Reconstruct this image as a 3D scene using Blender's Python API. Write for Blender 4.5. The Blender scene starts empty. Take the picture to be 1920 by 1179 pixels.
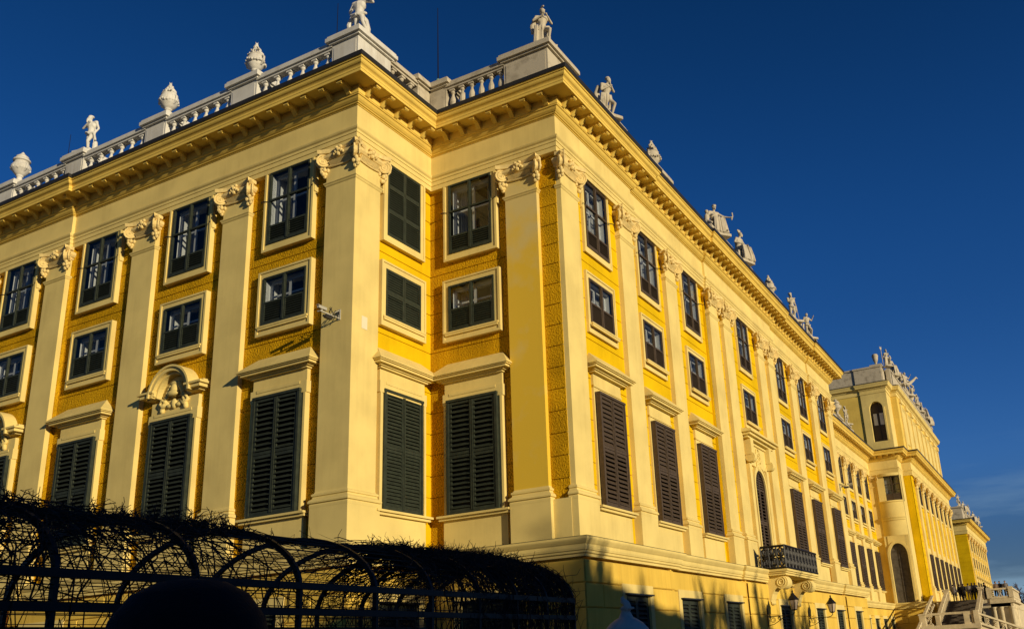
import bpy, bmesh, math, random
from mathutils import Vector, Matrix
PI = math.pi
R = math.radians
random.seed(7)
S = bpy.context.scene
COL = S.collection

# ------------------------------------------------------------------ camera
CAMX, CAMY = 19.495, -21.743            # z = 0 is eye level, the ground lies at z = -1.6
GZ = -1.6
F_PX, YAW, PIT, ROL, PX, PY = 1692.67, R(-26.634), R(17.817), R(-3.2537), 135.34, 94.14
cam_d = bpy.data.cameras.new('camera'); cam = bpy.data.objects.new('camera', cam_d); COL.objects.link(cam)
fw = Vector((math.sin(YAW)*math.cos(PIT), math.cos(YAW)*math.cos(PIT), math.sin(PIT)))
r0 = Vector((math.cos(YAW), -math.sin(YAW), 0)); u0 = r0.cross(fw)
rr = math.cos(ROL)*r0 + math.sin(ROL)*u0; uu = -math.sin(ROL)*r0 + math.cos(ROL)*u0
m = Matrix((rr, uu, -fw)).transposed().to_4x4(); m.translation = Vector((CAMX, CAMY, 0))
cam.matrix_world = m
cam_d.sensor_width = 36; cam_d.lens = F_PX/1920*36
cam_d.shift_x = -PX/1920; cam_d.shift_y = PY/1920
cam_d.clip_start = .05; cam_d.clip_end = 5000
S.camera = cam

# ------------------------------------------------------------------ sky and sun
SUN = Vector((1, -.36, .195)).normalized()
EL = math.asin(SUN.z); AZ = math.atan2(SUN.x, SUN.y)
w = bpy.data.worlds.new('World'); S.world = w; w.use_nodes = True
nt = w.node_tree; nt.nodes.clear()
out = nt.nodes.new('ShaderNodeOutputWorld'); bg = nt.nodes.new('ShaderNodeBackground')
sky = nt.nodes.new('ShaderNodeTexSky'); sky.sky_type = 'NISHITA'; sky.sun_disc = False
sky.sun_elevation = EL; sky.sun_rotation = AZ; sky.altitude = 300; sky.air_density = 1.0; sky.dust_density = 0.0; sky.ozone_density = 4.0
gam = nt.nodes.new('ShaderNodeGamma'); gam.inputs[1].default_value = .88
hsv = nt.nodes.new('ShaderNodeHueSaturation'); hsv.inputs['Saturation'].default_value = 1.2
tnt = nt.nodes.new('ShaderNodeMixRGB'); tnt.blend_type = 'MULTIPLY'; tnt.inputs[0].default_value = 1; tnt.inputs[2].default_value = (.55, .62, 1.0, 1)
nt.links.new(sky.outputs[0], hsv.inputs['Color']); nt.links.new(hsv.outputs[0], tnt.inputs[1]); nt.links.new(tnt.outputs[0], gam.inputs[0])
# thin cirrus low in the sky
tc = nt.nodes.new('ShaderNodeTexCoord'); mp = nt.nodes.new('ShaderNodeMapping'); mp.inputs['Scale'].default_value = (2.2, 2.2, 16); mp.inputs['Rotation'].default_value = (R(12), R(8), 0)
nz = nt.nodes.new('ShaderNodeTexNoise'); nz.inputs['Scale'].default_value = 1.5; nz.inputs['Detail'].default_value = 7; nz.inputs['Roughness'].default_value = .55
cr = nt.nodes.new('ShaderNodeValToRGB'); cr.color_ramp.elements[0].position = .40; cr.color_ramp.elements[1].position = .62
sep = nt.nodes.new('ShaderNodeSeparateXYZ'); mr = nt.nodes.new('ShaderNodeMapRange')
mr.inputs['From Min'].default_value = .20; mr.inputs['From Max'].default_value = .06
mul = nt.nodes.new('ShaderNodeMath'); mul.operation = 'MULTIPLY'
mix = nt.nodes.new('ShaderNodeMixRGB'); mix.inputs[2].default_value = (3.2, 5.2, 7.2, 1)
nt.links.new(tc.outputs['Generated'], mp.inputs[0]); nt.links.new(mp.outputs[0], nz.inputs['Vector']); nt.links.new(nz.outputs[0], cr.inputs[0])
nt.links.new(tc.outputs['Generated'], sep.inputs[0]); nt.links.new(sep.outputs[2], mr.inputs[0])
nt.links.new(cr.outputs[0], mul.inputs[0]); nt.links.new(mr.outputs[0], mul.inputs[1])
ml2 = nt.nodes.new('ShaderNodeMath'); ml2.operation = 'MULTIPLY'; ml2.inputs[1].default_value = .95
nt.links.new(mul.outputs[0], ml2.inputs[0]); nt.links.new(ml2.outputs[0], mix.inputs[0])
zr = nt.nodes.new('ShaderNodeValToRGB'); zr.color_ramp.interpolation = 'EASE'
zr.color_ramp.elements[0].position = 0; zr.color_ramp.elements[0].color = (.50, .50, .50, 1)
zr.color_ramp.elements[1].position = .70; zr.color_ramp.elements[1].color = (.5, .5, .5, 1)
for p_, v_ in ((.08, .58), (.18, .86), (.36, .78)): e_ = zr.color_ramp.elements.new(p_); e_.color = (v_*.93, v_*.97, v_, 1)
yr = nt.nodes.new('ShaderNodeMapRange'); yr.inputs['From Min'].default_value = -.2; yr.inputs['From Max'].default_value = .5; nt.links.new(sep.outputs[1], yr.inputs[0])
ym_ = nt.nodes.new('ShaderNodeMixRGB'); ym_.inputs[1].default_value = (.5, .5, .5, 1); nt.links.new(sep.outputs[2], zr.inputs[0]); nt.links.new(yr.outputs[0], ym_.inputs[0]); nt.links.new(zr.outputs[0], ym_.inputs[2])
dbl = nt.nodes.new('ShaderNodeVectorMath'); dbl.operation = 'SCALE'; dbl.inputs['Scale'].default_value = 2.0; nt.links.new(ym_.outputs[0], dbl.inputs[0])
vs_ = nt.nodes.new('ShaderNodeVectorMath'); vs_.operation = 'MULTIPLY'; nt.links.new(dbl.outputs[0], vs_.inputs[0]); nt.links.new(gam.outputs[0], vs_.inputs[1])
nt.links.new(vs_.outputs[0], mix.inputs[1]); nt.links.new(mix.outputs[0], bg.inputs[0]); nt.links.new(bg.outputs[0], out.inputs[0])
bg.inputs[1].default_value = .064
sl = bpy.data.lights.new('sun', 'SUN'); sl.energy = 4.5; sl.angle = R(.5); sl.color = (1, .84, .56)
so = bpy.data.objects.new('sun', sl); COL.objects.link(so)
so.rotation_euler = (-SUN).to_track_quat('-Z', 'Y').to_euler(); so.location = (60, -40, 40)
S.view_settings.view_transform = 'Standard'; S.view_settings.look = 'None'; S.view_settings.exposure = 0; S.view_settings.gamma = 1
S.render.resolution_x = 1024; S.render.resolution_y = 628
S.render.engine = 'CYCLES'; S.cycles.max_bounces = 8; S.cycles.transparent_max_bounces = 12

# ------------------------------------------------------------------ materials
def mat(name, col, rough=.8, bump=None, var=.0, vscale=3., metal=0., spec=.3, patch_col=None, joints=None, grime=0.):
    M = bpy.data.materials.new(name); M.use_nodes = True
    t = M.node_tree; b = t.nodes['Principled BSDF']
    b.inputs['Roughness'].default_value = rough; b.inputs['Metallic'].default_value = metal
    b.inputs['Specular IOR Level'].default_value = spec
    b.inputs['Base Color'].default_value = (*col, 1)
    geo = t.nodes.new('ShaderNodeNewGeometry'); pos = geo.outputs['Position']
    if var or patch_col:
        n = t.nodes.new('ShaderNodeTexNoise'); n.inputs['Scale'].default_value = vscale; n.inputs['Detail'].default_value = 6
        t.links.new(pos, n.inputs['Vector'])
        mx = t.nodes.new('ShaderNodeMixRGB'); mx.blend_type = 'MIX'
        c1 = tuple(min(1, c*(1+var)) for c in col); c2 = tuple(c*(1-var) for c in col)
        if patch_col: c2 = patch_col
        rp = t.nodes.new('ShaderNodeValToRGB'); rp.color_ramp.elements[0].position = .35 if not patch_col else .5; rp.color_ramp.elements[1].position = .65 if not patch_col else .85
        t.links.new(n.outputs[0], rp.inputs[0]); t.links.new(rp.outputs[0], mx.inputs[0])
        mx.inputs[1].default_value = (*c1, 1); mx.inputs[2].default_value = (*c2, 1)
        res = mx.outputs[0]
        if grime:       # faint rain streaks and weathered patches
            mp_ = t.nodes.new('ShaderNodeMapping'); mp_.inputs['Scale'].default_value = (3.2, 3.2, .22); t.links.new(pos, mp_.inputs[0])
            g1 = t.nodes.new('ShaderNodeTexNoise'); g1.inputs['Scale'].default_value = 1.6; g1.inputs['Detail'].default_value = 8; g1.inputs['Roughness'].default_value = .7; t.links.new(mp_.outputs[0], g1.inputs['Vector'])
            g2 = t.nodes.new('ShaderNodeTexNoise'); g2.inputs['Scale'].default_value = .35; g2.inputs['Detail'].default_value = 5; t.links.new(pos, g2.inputs['Vector'])
            ml = t.nodes.new('ShaderNodeMath'); ml.operation = 'MULTIPLY'; t.links.new(g1.outputs[0], ml.inputs[0]); t.links.new(g2.outputs[0], ml.inputs[1])
            rg_ = t.nodes.new('ShaderNodeMapRange'); rg_.inputs['From Min'].default_value = .22; rg_.inputs['From Max'].default_value = .42; rg_.inputs['To Max'].default_value = min(1, grime*3.2); t.links.new(ml.outputs[0], rg_.inputs[0])
            m3 = t.nodes.new('ShaderNodeMixRGB'); m3.blend_type = 'MULTIPLY'; m3.inputs[2].default_value = (.66, .60, .52, 1); t.links.new(rg_.outputs[0], m3.inputs[0]); t.links.new(res, m3.inputs[1]); res = m3.outputs[0]
        t.links.new(res, b.inputs['Base Color'])
    if bump:
        sc, dist, st = bump
        n2 = t.nodes.new('ShaderNodeTexNoise'); n2.inputs['Scale'].default_value = sc; n2.inputs['Detail'].default_value = 3; n2.inputs['Roughness'].default_value = .6
        t.links.new(pos, n2.inputs['Vector'])
        bp = t.nodes.new('ShaderNodeBump'); bp.inputs['Distance'].default_value = dist; bp.inputs['Strength'].default_value = st
        t.links.new(n2.outputs[0], bp.inputs['Height']); t.links.new(bp.outputs[0], b.inputs['Normal'])
    return M
CREAM = mat('cream_plaster', (.73, .575, .205), .88, (30, .005, .6), .07, .7, spec=.15, grime=.085)
GOLD = mat('golden_cream_plaster', (.75, .535, .115), .88, (30, .005, .6), .08, .8, spec=.15, grime=.085)
CREAMR = mat('cream_stone_relief', (.72, .55, .22), .8, (40, .006, .6), .12, 5)
YEL = mat('yellow_roughcast', (.66, .365, .006), .92, (15, .15, 1.0), .16, .9, spec=.08, grime=.15)  # duller than yellow_plaster: self-shadowing of the grain is put into the colour
YELS = mat('yellow_plaster', (.71, .455, .004), .9, (16, .02, .7), .10, .6, spec=.08, grime=.10)
OCHRE = mat('ochre_cream_plaster', (.75, .50, .05), .9, (20, .008, .6), 0, .55, spec=.1, patch_col=(.66, .52, .2))  # ochre broken by noise, turning to cream towards the top
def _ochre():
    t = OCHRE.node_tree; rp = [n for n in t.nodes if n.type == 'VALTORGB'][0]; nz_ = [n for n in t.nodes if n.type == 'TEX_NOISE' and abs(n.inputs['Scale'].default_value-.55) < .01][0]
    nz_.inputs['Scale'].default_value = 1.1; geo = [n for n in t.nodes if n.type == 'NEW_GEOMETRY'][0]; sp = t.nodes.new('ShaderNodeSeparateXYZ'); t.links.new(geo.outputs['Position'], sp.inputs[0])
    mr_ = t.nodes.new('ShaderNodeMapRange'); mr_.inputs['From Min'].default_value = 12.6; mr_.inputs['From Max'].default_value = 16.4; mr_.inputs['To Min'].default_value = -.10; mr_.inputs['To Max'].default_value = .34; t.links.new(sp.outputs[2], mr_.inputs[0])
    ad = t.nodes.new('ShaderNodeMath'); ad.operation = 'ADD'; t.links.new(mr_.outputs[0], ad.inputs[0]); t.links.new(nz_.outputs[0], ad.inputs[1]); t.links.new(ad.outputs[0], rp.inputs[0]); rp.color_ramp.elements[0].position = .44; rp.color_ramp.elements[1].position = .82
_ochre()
CRG = mat('ground_storey_plaster', (.74, .50, .085), .9, (22, .010, .6), .10, .4, spec=.1, grime=.16)
WHITE = mat('white_painted_stone', (.64, .62, .56), .75, (30, .004, .4), .06, 2, grime=.2)
STONE = mat('weathered_stone', (.50, .44, .33), .9, (25, .01, .7), 0, 2.2, patch_col=(.2, .17, .12))
LEAD = mat('dark_sheet_metal', (.035, .033, .03), .45, (8, .004, .4), .1, 2, metal=.3)
GREEN = mat('dark_green_paint', (.030, .037, .025), .6, (60, .002, .4), .2, 5, spec=.25)
BROWN = mat('dark_brown_paint', (.075, .052, .032), .6, (60, .002, .4), .15, 8)
IRON = mat('black_iron', (.008, .007, .007), .5, (30, .002, .4))
TWIG = mat('dark_twigs', (.06, .03, .02), .85, None, .3, 9)
BARK = mat('bark', (.07, .05, .035), .9, (20, .01, .7), .2, 4)
FRAMEW = mat('white_window_paint', (.7, .69, .64), .5)
CURT = mat('grey_curtain', (.42, .41, .38), .9, None, .1, 4)
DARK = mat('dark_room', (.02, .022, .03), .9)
GRAVEL = mat('gravel', (.17, .145, .11), .95, (40, .02, .8), .15, 1.5)
ROOFM = mat('grey_roof_sheet', (.09, .08, .07), .6, (6, .01, .4), .1, 1)
COPPER = mat('green_copper_roof', (.16, .30, .24), .6, None, .1, 2)
CLOTH = mat('dark_wool', (.004, .0042, .006), .95, (120, .003, .8), .2, 30)
FIN = mat('pale_blue_grey_stone', (.74, .62, .50), .8, (30, .006, .5), .12, 4)
LGLASS = mat('lantern_glass', (.45, .36, .26), .25, spec=.5)
SKIN = mat('skin', (.45, .28, .2), .6)
STEP = mat('dark_stone_steps', (.10, .08, .06), .85, (20, .01, .5), .2, 2)
CAMW = mat('camera_housing', (.42, .40, .33), .6)
TSTONE = mat('pale_terrace_stone', (.60, .51, .33), .88, (25, .01, .6), .15, 1.5, spec=.15, grime=.15)
def glassmat():
    M = bpy.data.materials.new('window_glass'); M.use_nodes = True; t = M.node_tree; t.nodes.clear()
    o = t.nodes.new('ShaderNodeOutputMaterial'); g = t.nodes.new('ShaderNodeBsdfGlossy'); tr = t.nodes.new('ShaderNodeBsdfTransparent')
    g.inputs['Roughness'].default_value = .02; g.inputs['Color'].default_value = (.8, .76, .70, 1); tr.inputs['Color'].default_value = (.72, .76, .8, 1)
    lw = t.nodes.new('ShaderNodeLayerWeight'); lw.inputs['Blend'].default_value = .5
    pw = t.nodes.new('ShaderNodeMath'); pw.operation = 'POWER'; pw.inputs[1].default_value = 3.0; t.links.new(lw.outputs['Facing'], pw.inputs[0])
    f = t.nodes.new('ShaderNodeMath'); f.operation = 'MULTIPLY_ADD'; f.inputs[1].default_value = .42; f.inputs[2].default_value = .035; t.links.new(pw.outputs[0], f.inputs[0])
    n = t.nodes.new('ShaderNodeTexNoise'); n.inputs['Scale'].default_value = 1.3; geo = t.nodes.new('ShaderNodeNewGeometry')
    b = t.nodes.new('ShaderNodeBump'); b.inputs['Distance'].default_value = .02; b.inputs['Strength'].default_value = .25
    t.links.new(geo.outputs['Position'], n.inputs['Vector']); t.links.new(n.outputs[0], b.inputs['Height']); t.links.new(b.outputs[0], g.inputs['Normal'])
    mx = t.nodes.new('ShaderNodeMixShader'); t.links.new(f.outputs[0], mx.inputs[0]); t.links.new(tr.outputs[0], mx.inputs[1]); t.links.new(g.outputs[0], mx.inputs[2]); t.links.new(mx.outputs[0], o.inputs[0])
    return M
GLASS = glassmat()
def clothes(name, c): return mat(name, c, .9, (60, .004, .6), .15, 12)

# ------------------------------------------------------------------ mesh helpers
class MB:
    def __init__(s): s.v = []; s.f = []
    def add(s, vs, fs):
        b = len(s.v); s.v += [tuple(v) for v in vs]; s.f += [tuple(b+i for i in f) for f in fs]; return s
    def box(s, x0, x1, y0, y1, z0, z1, T=None):
        vs = [(x, y, z) for z in (z0, z1) for y in (y0, y1) for x in (x0, x1)]
        if T: vs = [T(*v) for v in vs]
        return s.add(vs, [(0, 2, 3, 1), (4, 5, 7, 6), (0, 1, 5, 4), (2, 6, 7, 3), (0, 4, 6, 2), (1, 3, 7, 5)])
    def loft(s, rings, closed=True, caps=True):
        n = len(rings[0]); vs = [p for r in rings for p in r]; fs = []
        for i in range(len(rings)-1):
            for j in range(n if closed else n-1):
                k = (j+1) % n; fs.append((i*n+j, i*n+k, (i+1)*n+k, (i+1)*n+j))
        if caps and closed: fs.append(tuple(range(n-1, -1, -1))); fs.append(tuple((len(rings)-1)*n+j for j in range(n)))
        return s.add(vs, fs)
    def lathe(s, cx, cy, prof, n=20, ang=0., sx=1., sy=1.):
        return s.loft([[(cx+sx*r*math.cos(ang+2*PI*j/n), cy+sy*r*math.sin(ang+2*PI*j/n), z) for j in range(n)] for r, z in prof])
    def tube(s, pts, rad, n=6, caps=True):
        pts = [Vector(p) for p in pts]; rs = rad if isinstance(rad, (list, tuple)) else [rad]*len(pts); rings = []
        nrm = None
        for i, p in enumerate(pts):
            t = (pts[min(i+1, len(pts)-1)] - pts[max(i-1, 0)])
            if t.length < 1e-9: t = Vector((0, 0, 1))
            t.normalize()
            if nrm is None:
                a = Vector((0, 0, 1)) if abs(t.z) < .9 else Vector((1, 0, 0)); nrm = t.cross(a).normalized()
            else:
                nrm = (nrm - t*nrm.dot(t))
                nrm = nrm.normalized() if nrm.length > 1e-6 else t.orthogonal().normalized()
            b = t.cross(nrm)
            rings.append([p + rs[i]*(math.cos(2*PI*j/n)*nrm + math.sin(2*PI*j/n)*b) for j in range(n)])
        return s.loft(rings, True, caps)
    def ell(s, c, r, n=10, m=7, rot=None):
        c = Vector(c); r = (r, r, r) if isinstance(r, (int, float)) else r; rings = []
        for i in range(m+1):
            ph = -PI/2 + PI*i/m; cr_ = max(math.cos(ph), 1e-3)
            ring = [Vector((r[0]*cr_*math.cos(2*PI*j/n), r[1]*cr_*math.sin(2*PI*j/n), r[2]*math.sin(ph))) for j in range(n)]
            if rot is not None: ring = [rot @ q for q in ring]
            rings.append([c+q for q in ring])
        return s.loft(rings)
    def cap(s, a, b, ra, rb, n=10):
        a, b = Vector(a), Vector(b); t = (b-a).normalized() if (b-a).length > 1e-6 else Vector((0, 0, 1))
        P = [(a-t*ra*.95, ra*.25), (a-t*ra*.6, ra*.8), (a, ra), (b, rb), (b+t*rb*.6, rb*.8), (b+t*rb*.95, rb*.25)]
        return s.tube([p for p, _ in P], [q for _, q in P], n)
    def build(s, name, M, parent=None, origin=(0, 0, 0), local=False, smooth=False, loc=None, mods=None):
        me = bpy.data.meshes.new(name); o = origin
        me.from_pydata(s.v if local else [(x-o[0], y-o[1], z-o[2]) for x, y, z in s.v], [], s.f)
        bm = bmesh.new(); bm.from_mesh(me); bmesh.ops.recalc_face_normals(bm, faces=bm.faces); bm.to_mesh(me); bm.free()
        if smooth: me.polygons.foreach_set('use_smooth', [True]*len(me.polygons))
        me.materials.append(M); ob = bpy.data.objects.new(name, me); COL.objects.link(ob)
        if parent is not None: ob.parent = parent
        if loc is not None: ob.location = loc
        return ob
def tag(o, label=None, cat=None, group=None, kind=None):
    for k, v in (('label', label), ('category', cat), ('group', group), ('kind', kind)):
        if v: o[k] = v
    return o
def empty(name, loc, rz=0., label=None, cat=None, group=None):
    o = bpy.data.objects.new(name, None); COL.objects.link(o); o.location = loc; o.rotation_euler = (0, 0, rz); o.empty_display_size = .3
    return tag(o, label, cat, group)
def kids(o): return [c for c in bpy.data.objects if c.parent == o]
CH = {}
def reg(o):
    if o.parent is not None: CH.setdefault(o.parent.name, []).append(o)
    return o
def copy_tree(o, parent, loc, rz=None, ch=None):
    c = o.copy(); COL.objects.link(c); c.parent = parent; c.location = loc
    if rz is not None: c.rotation_euler = (0, 0, rz)
    for k in (ch if ch is not None else kids(o)):
        d = k.copy(); COL.objects.link(d); d.parent = c
        for g in (kids(k) if ch is None else ()): e = g.copy(); COL.objects.link(e); e.parent = d
    return c
def mould_rings(path, prof):
    """path: plan points, outward = right of travel; prof: closed polygon of (d, z)"""
    P = [Vector(p[:2]) for p in path]; N = len(P); rings = []
    for i in range(N):
        d0 = (P[i]-P[i-1]).normalized() if i > 0 else None; d1 = (P[i+1]-P[i]).normalized() if i < N-1 else None
        n0 = Vector((d0.y, -d0.x)) if d0 else None; n1 = Vector((d1.y, -d1.x)) if d1 else None
        if n0 is None: off = n1
        elif n1 is None: off = n0
        else:
            b = n0+n1; off = b/(1+n0.dot(n1)) if 1+n0.dot(n1) > 1e-3 else n0
        rings.append([(P[i].x+off.x*d, P[i].y+off.y*d, z) for d, z in prof])
    return rings
def mould(mb, path, prof): mb.loft(mould_rings(path, prof)); return mb

# ------------------------------------------------------------------ facade frames: local (s along, y inward, z)
W, T1, RA, RB, PD = 5.72, 4.40, .14, .12, .20
class Frame:
    def __init__(s, ox, oy, rz): s.o = (ox, oy); s.rz = rz; s.c = round(math.cos(rz)); s.s = round(math.sin(rz))
    def __call__(s, a, y, z): return (s.o[0]+s.c*a-s.s*y, s.o[1]+s.s*a+s.c*y, z)
FA = Frame(0, 0, 0); FA2 = Frame(0, -RA, 0); FR = Frame(0, 0, PI/2); FI = Frame(0, T1, 0)
FB = Frame(W, 0, PI/2); FBr = Frame(W-RB, 0, PI/2)
FL = Frame(1.73, 0, PI/2); FT = Frame(0, 85.4, 0); FTs = Frame(5.0, 0, PI/2); FP = Frame(6.05, 0, PI/2)
FW = Frame(0, 166.0, 0); FWs = Frame(5.0, 0, PI/2)
JOINT = [17.44-.784*k for k in range(17)]

def wall(mb, fr, s0, s1, z0, z1, opens, joints=JOINT, y=PD, gw=.016, gd=.035, back=.45):
    zs = {z0, z1}
    for j in joints:
        if z0 < j-gw and j+gw < z1: zs |= {j-gw, j+gw}
    for a, b, c, d in opens: zs |= {min(max(c, z0), z1), min(max(d, z0), z1)}
    zs = sorted(zs)
    def q(a, b, c, d): mb.add([fr(*a), fr(*b), fr(*c), fr(*d)], [(0, 1, 2, 3)])
    for za, zb in zip(zs, zs[1:]):
        if zb-za < 1e-5: continue
        zm = (za+zb)/2; g = any(abs(zm-j) < gw for j in joints); yy = y+gd if g else y
        iv = [(s0, s1)]
        for a, b, c, d in opens:
            if c < zm < d:
                nv = []
                for p, r in iv:
                    if b <= p or a >= r: nv.append((p, r)); continue
                    if a > p: nv.append((p, a))
                    if b < r: nv.append((b, r))
                iv = nv
        for p, r in iv:
            q((p, yy, za), (r, yy, za), (r, yy, zb), (p, yy, zb))
            if g:
                q((p, y, za), (r, y, za), (r, yy, za), (p, yy, za)); q((p, y, zb), (r, y, zb), (r, yy, zb), (p, yy, zb))
    return mb

# ------------------------------------------------------------------ window types, built as on facade A (outward = -y), centred on s = 0
def ring4(mb, x0, x1, z0, z1, t, y0, y1, bottom=True, top=True):
    """rectangular frame, outer x0..x1 z0..z1, width t"""
    mb.box(x0, x0+t, y0, y1, z0, z1); mb.box(x1-t, x1, y0, y1, z0, z1)
    if bottom: mb.box(x0+t, x1-t, y0, y1, z0, z0+t)
    if top: mb.box(x0+t, x1-t, y0, y1, z1-t, z1)
def louvre(mb, x0, x1, z0, z1, y, pitch, tilt=.6, th=.012, depth=.06, fr=.07):
    ring4(mb, x0, x1, z0, z1, fr, y, y+.05)
    x0 += fr; x1 -= fr; z0 += fr; z1 -= fr
    n = max(1, int((z1-z0)/pitch)); p = (z1-z0)/n; dz = depth*math.sin(tilt)/2; dy = depth*math.cos(tilt)/2
    for i in range(n):
        zc = z0+p*(i+.5); yc = y+.028
        vs = [(x, yc+sy*dy+0, zc+sy*dz+sz*th/2) for x in (x0, x1) for sy in (-1, 1) for sz in (-1, 1)]
        mb.add(vs, [(0, 1, 3, 2), (4, 6, 7, 5), (0, 4, 5, 1), (2, 3, 7, 6), (0, 2, 6, 4), (1, 5, 7, 3)])
    return mb
def interior(parent, w_, z0, z1, y0, y1):
    m = MB()          # white painted reveal and inner casement
    m.box(-w_-.02, -w_, y0, y1, z0, z1); m.box(w_, w_+.02, y0, y1, z0, z1); m.box(-w_, w_, y0, y1, z1, z1+.02); m.box(-w_, w_, y0, y1, z0-.02, z0)
    ym = y0+.22; ring4(m, -w_+.001, w_-.001, z0+.001, z1-.001, .12, ym, ym+.06)
    m.box(-.06, .06, ym+.001, ym+.055, z0+.12, z1-.12); m.box(-w_+.12, w_-.12, ym+.002, ym+.05, z0+(z1-z0)*.62, z0+(z1-z0)*.62+.07)
    m.build('inner_casement', FRAMEW, parent, local=True)
    c = MB(); pts = []
    for i in range(81):
        x = -w_+.02+2*(w_-.02)*i/80; a = abs(x)/w_
        pts.append((x, y1-.10+.035*math.sin(i*1.35)*(1 if a > .3 else .3)))
    vs = [(x, y, z) for z in (z0, z1) for x, y in pts]; n = 81
    fs = [(i, i+1, n+i+1, n+i) for i in range(n-1) if abs(pts[i][0]) > w_*.42]
    c.add(vs, fs); c.build('curtain', CURT, parent, local=True)
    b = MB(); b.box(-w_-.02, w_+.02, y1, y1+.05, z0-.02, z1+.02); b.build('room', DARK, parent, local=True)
def surround(mb, ow, z0, z1, iw, iz0, iz1, y0=.03, y1=.24, top=True):
    if y0 > .1: ow -= .03
    mb.box(-ow, -iw, y0, y1, z0, z1); mb.box(iw, ow, y0, y1, z0, z1); mb.box(-iw, iw, y0, y1, z0, iz0)
    if top: mb.box(-iw, iw, y0, y1, iz1, z1)
    t = .07       # raised outer fillet
    mb.box(-ow-.02, -ow+t, y0-.035, y1-.002, z0-.02, z1); mb.box(ow-t, ow+.02, y0-.035, y1-.002, z0-.02, z1); mb.box(-ow+t, ow-t, y0-.035, y0, z0-.02, z0+t)
    if top: mb.box(-ow+t, ow-t, y0-.035, y0, z1-t, z1)
def proto(name, M): 
    o = bpy.data.objects.new(name, bpy.data.meshes.new(name)); return o
def win_top(M, closed=False, mezz=False):
    """upper window (or mezzanine window): casement + surround"""
    if mezz: iw, z0, z1, o0, o1, ow, zl = 1.02, 11.79, 13.64, 11.42, 13.9, 1.26, 12.66
    else: iw, z0, z1, o0, o1, ow, zl = 0.98, 14.97, 17.93, 14.71, 17.93, 1.20, 15.70
    f = MB(); y = -.01 if not M is BROWN else .08; zo = z1
    if closed:
        y = .02
        for sx in (-1, 1):
            a, b = (-iw+.02, -.01) if sx < 0 else (.01, iw-.02)
            zz = [z0+.02, z0+(z1-z0)*.34, z0+(z1-z0)*.68, z1-.02] if not mezz else [z0+.02, (z0+z1)/2, z1-.02]
            for p, q in zip(zz, zz[1:]): louvre(f, a, b, p+.005, q-.005, y, .09, .95, .014, .075)
        fo = f.build('window', M, None, local=True)
        g = MB(); g.box(-iw, iw, .17, .2, z0, z1); g.build('backing_board', M, fo, local=True)
    else:
        ring4(f, -iw, iw, z0, z1, .06, y, .24)
        f.box(-.045, .045, y-.02, y+.085, z0+.06, z1-.06)
        if not mezz: f.box(-iw+.06, iw-.06, y-.015, y+.08, 16.72, 16.79)
        for sx in (-1, 1):
            a, b = (-iw+.06, -.045) if sx < 0 else (.045, iw-.06)
            louvre(f, a, b, z0+.06, zl, y+.005, .085, .75, .012, .07, .06)
            f.box(a, b, y+.06, y+.07, z0+.08, zl-.01)
            a2, b2 = a, b      # slender sash members round each pane
            ring4(f, a2, b2, zl+.002, zo-.062, .024, y+.02, y+.07)
        fo = f.build('window', M, None, local=True)
        g = MB(); g.add([(-iw+.05, y+.045, zl), (iw-.05, y+.045, zl), (iw-.05, y+.045, z1-.05), (-iw+.05, y+.045, z1-.05)], [(0, 1, 2, 3)])
        g.build('pane', GLASS, fo, local=True)
        interior(fo, iw-.06, z0+.06, z1-.06, y+.1, .80)
        pass
    s = MB(); surround(s, ow, o0, o1, iw, z0, z1, top=mezz, y0=.12 if M is BROWN else .03)
    if mezz:
        s.box(-iw-.14, iw+.14, -.035, .03, z0-.16, z0-.08); s.box(-iw-.18, iw+.18, -.055, .03, z0-.08, z0-.02)
    else:
        for sx in (-1, 1):      # ears
            s.box(*sorted((sx*(ow+.02-.03*(M is BROWN)), sx*(ow+.065-.03*(M is BROWN)))), .02+.09*(M is BROWN), .24, 16.55, 17.93)
    s.build('surround', CREAM, fo, local=True)
    if not closed and not mezz:
        for sx in (-1, 1): h = MB(); h.tube([(sx*.98, .1, 16.77), (sx*1.2, -.06, 16.77), (sx*1.28, -.1, 16.73)], .02, 5); h.build('shutter_stay', IRON, fo, local=True)
    return fo
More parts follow.
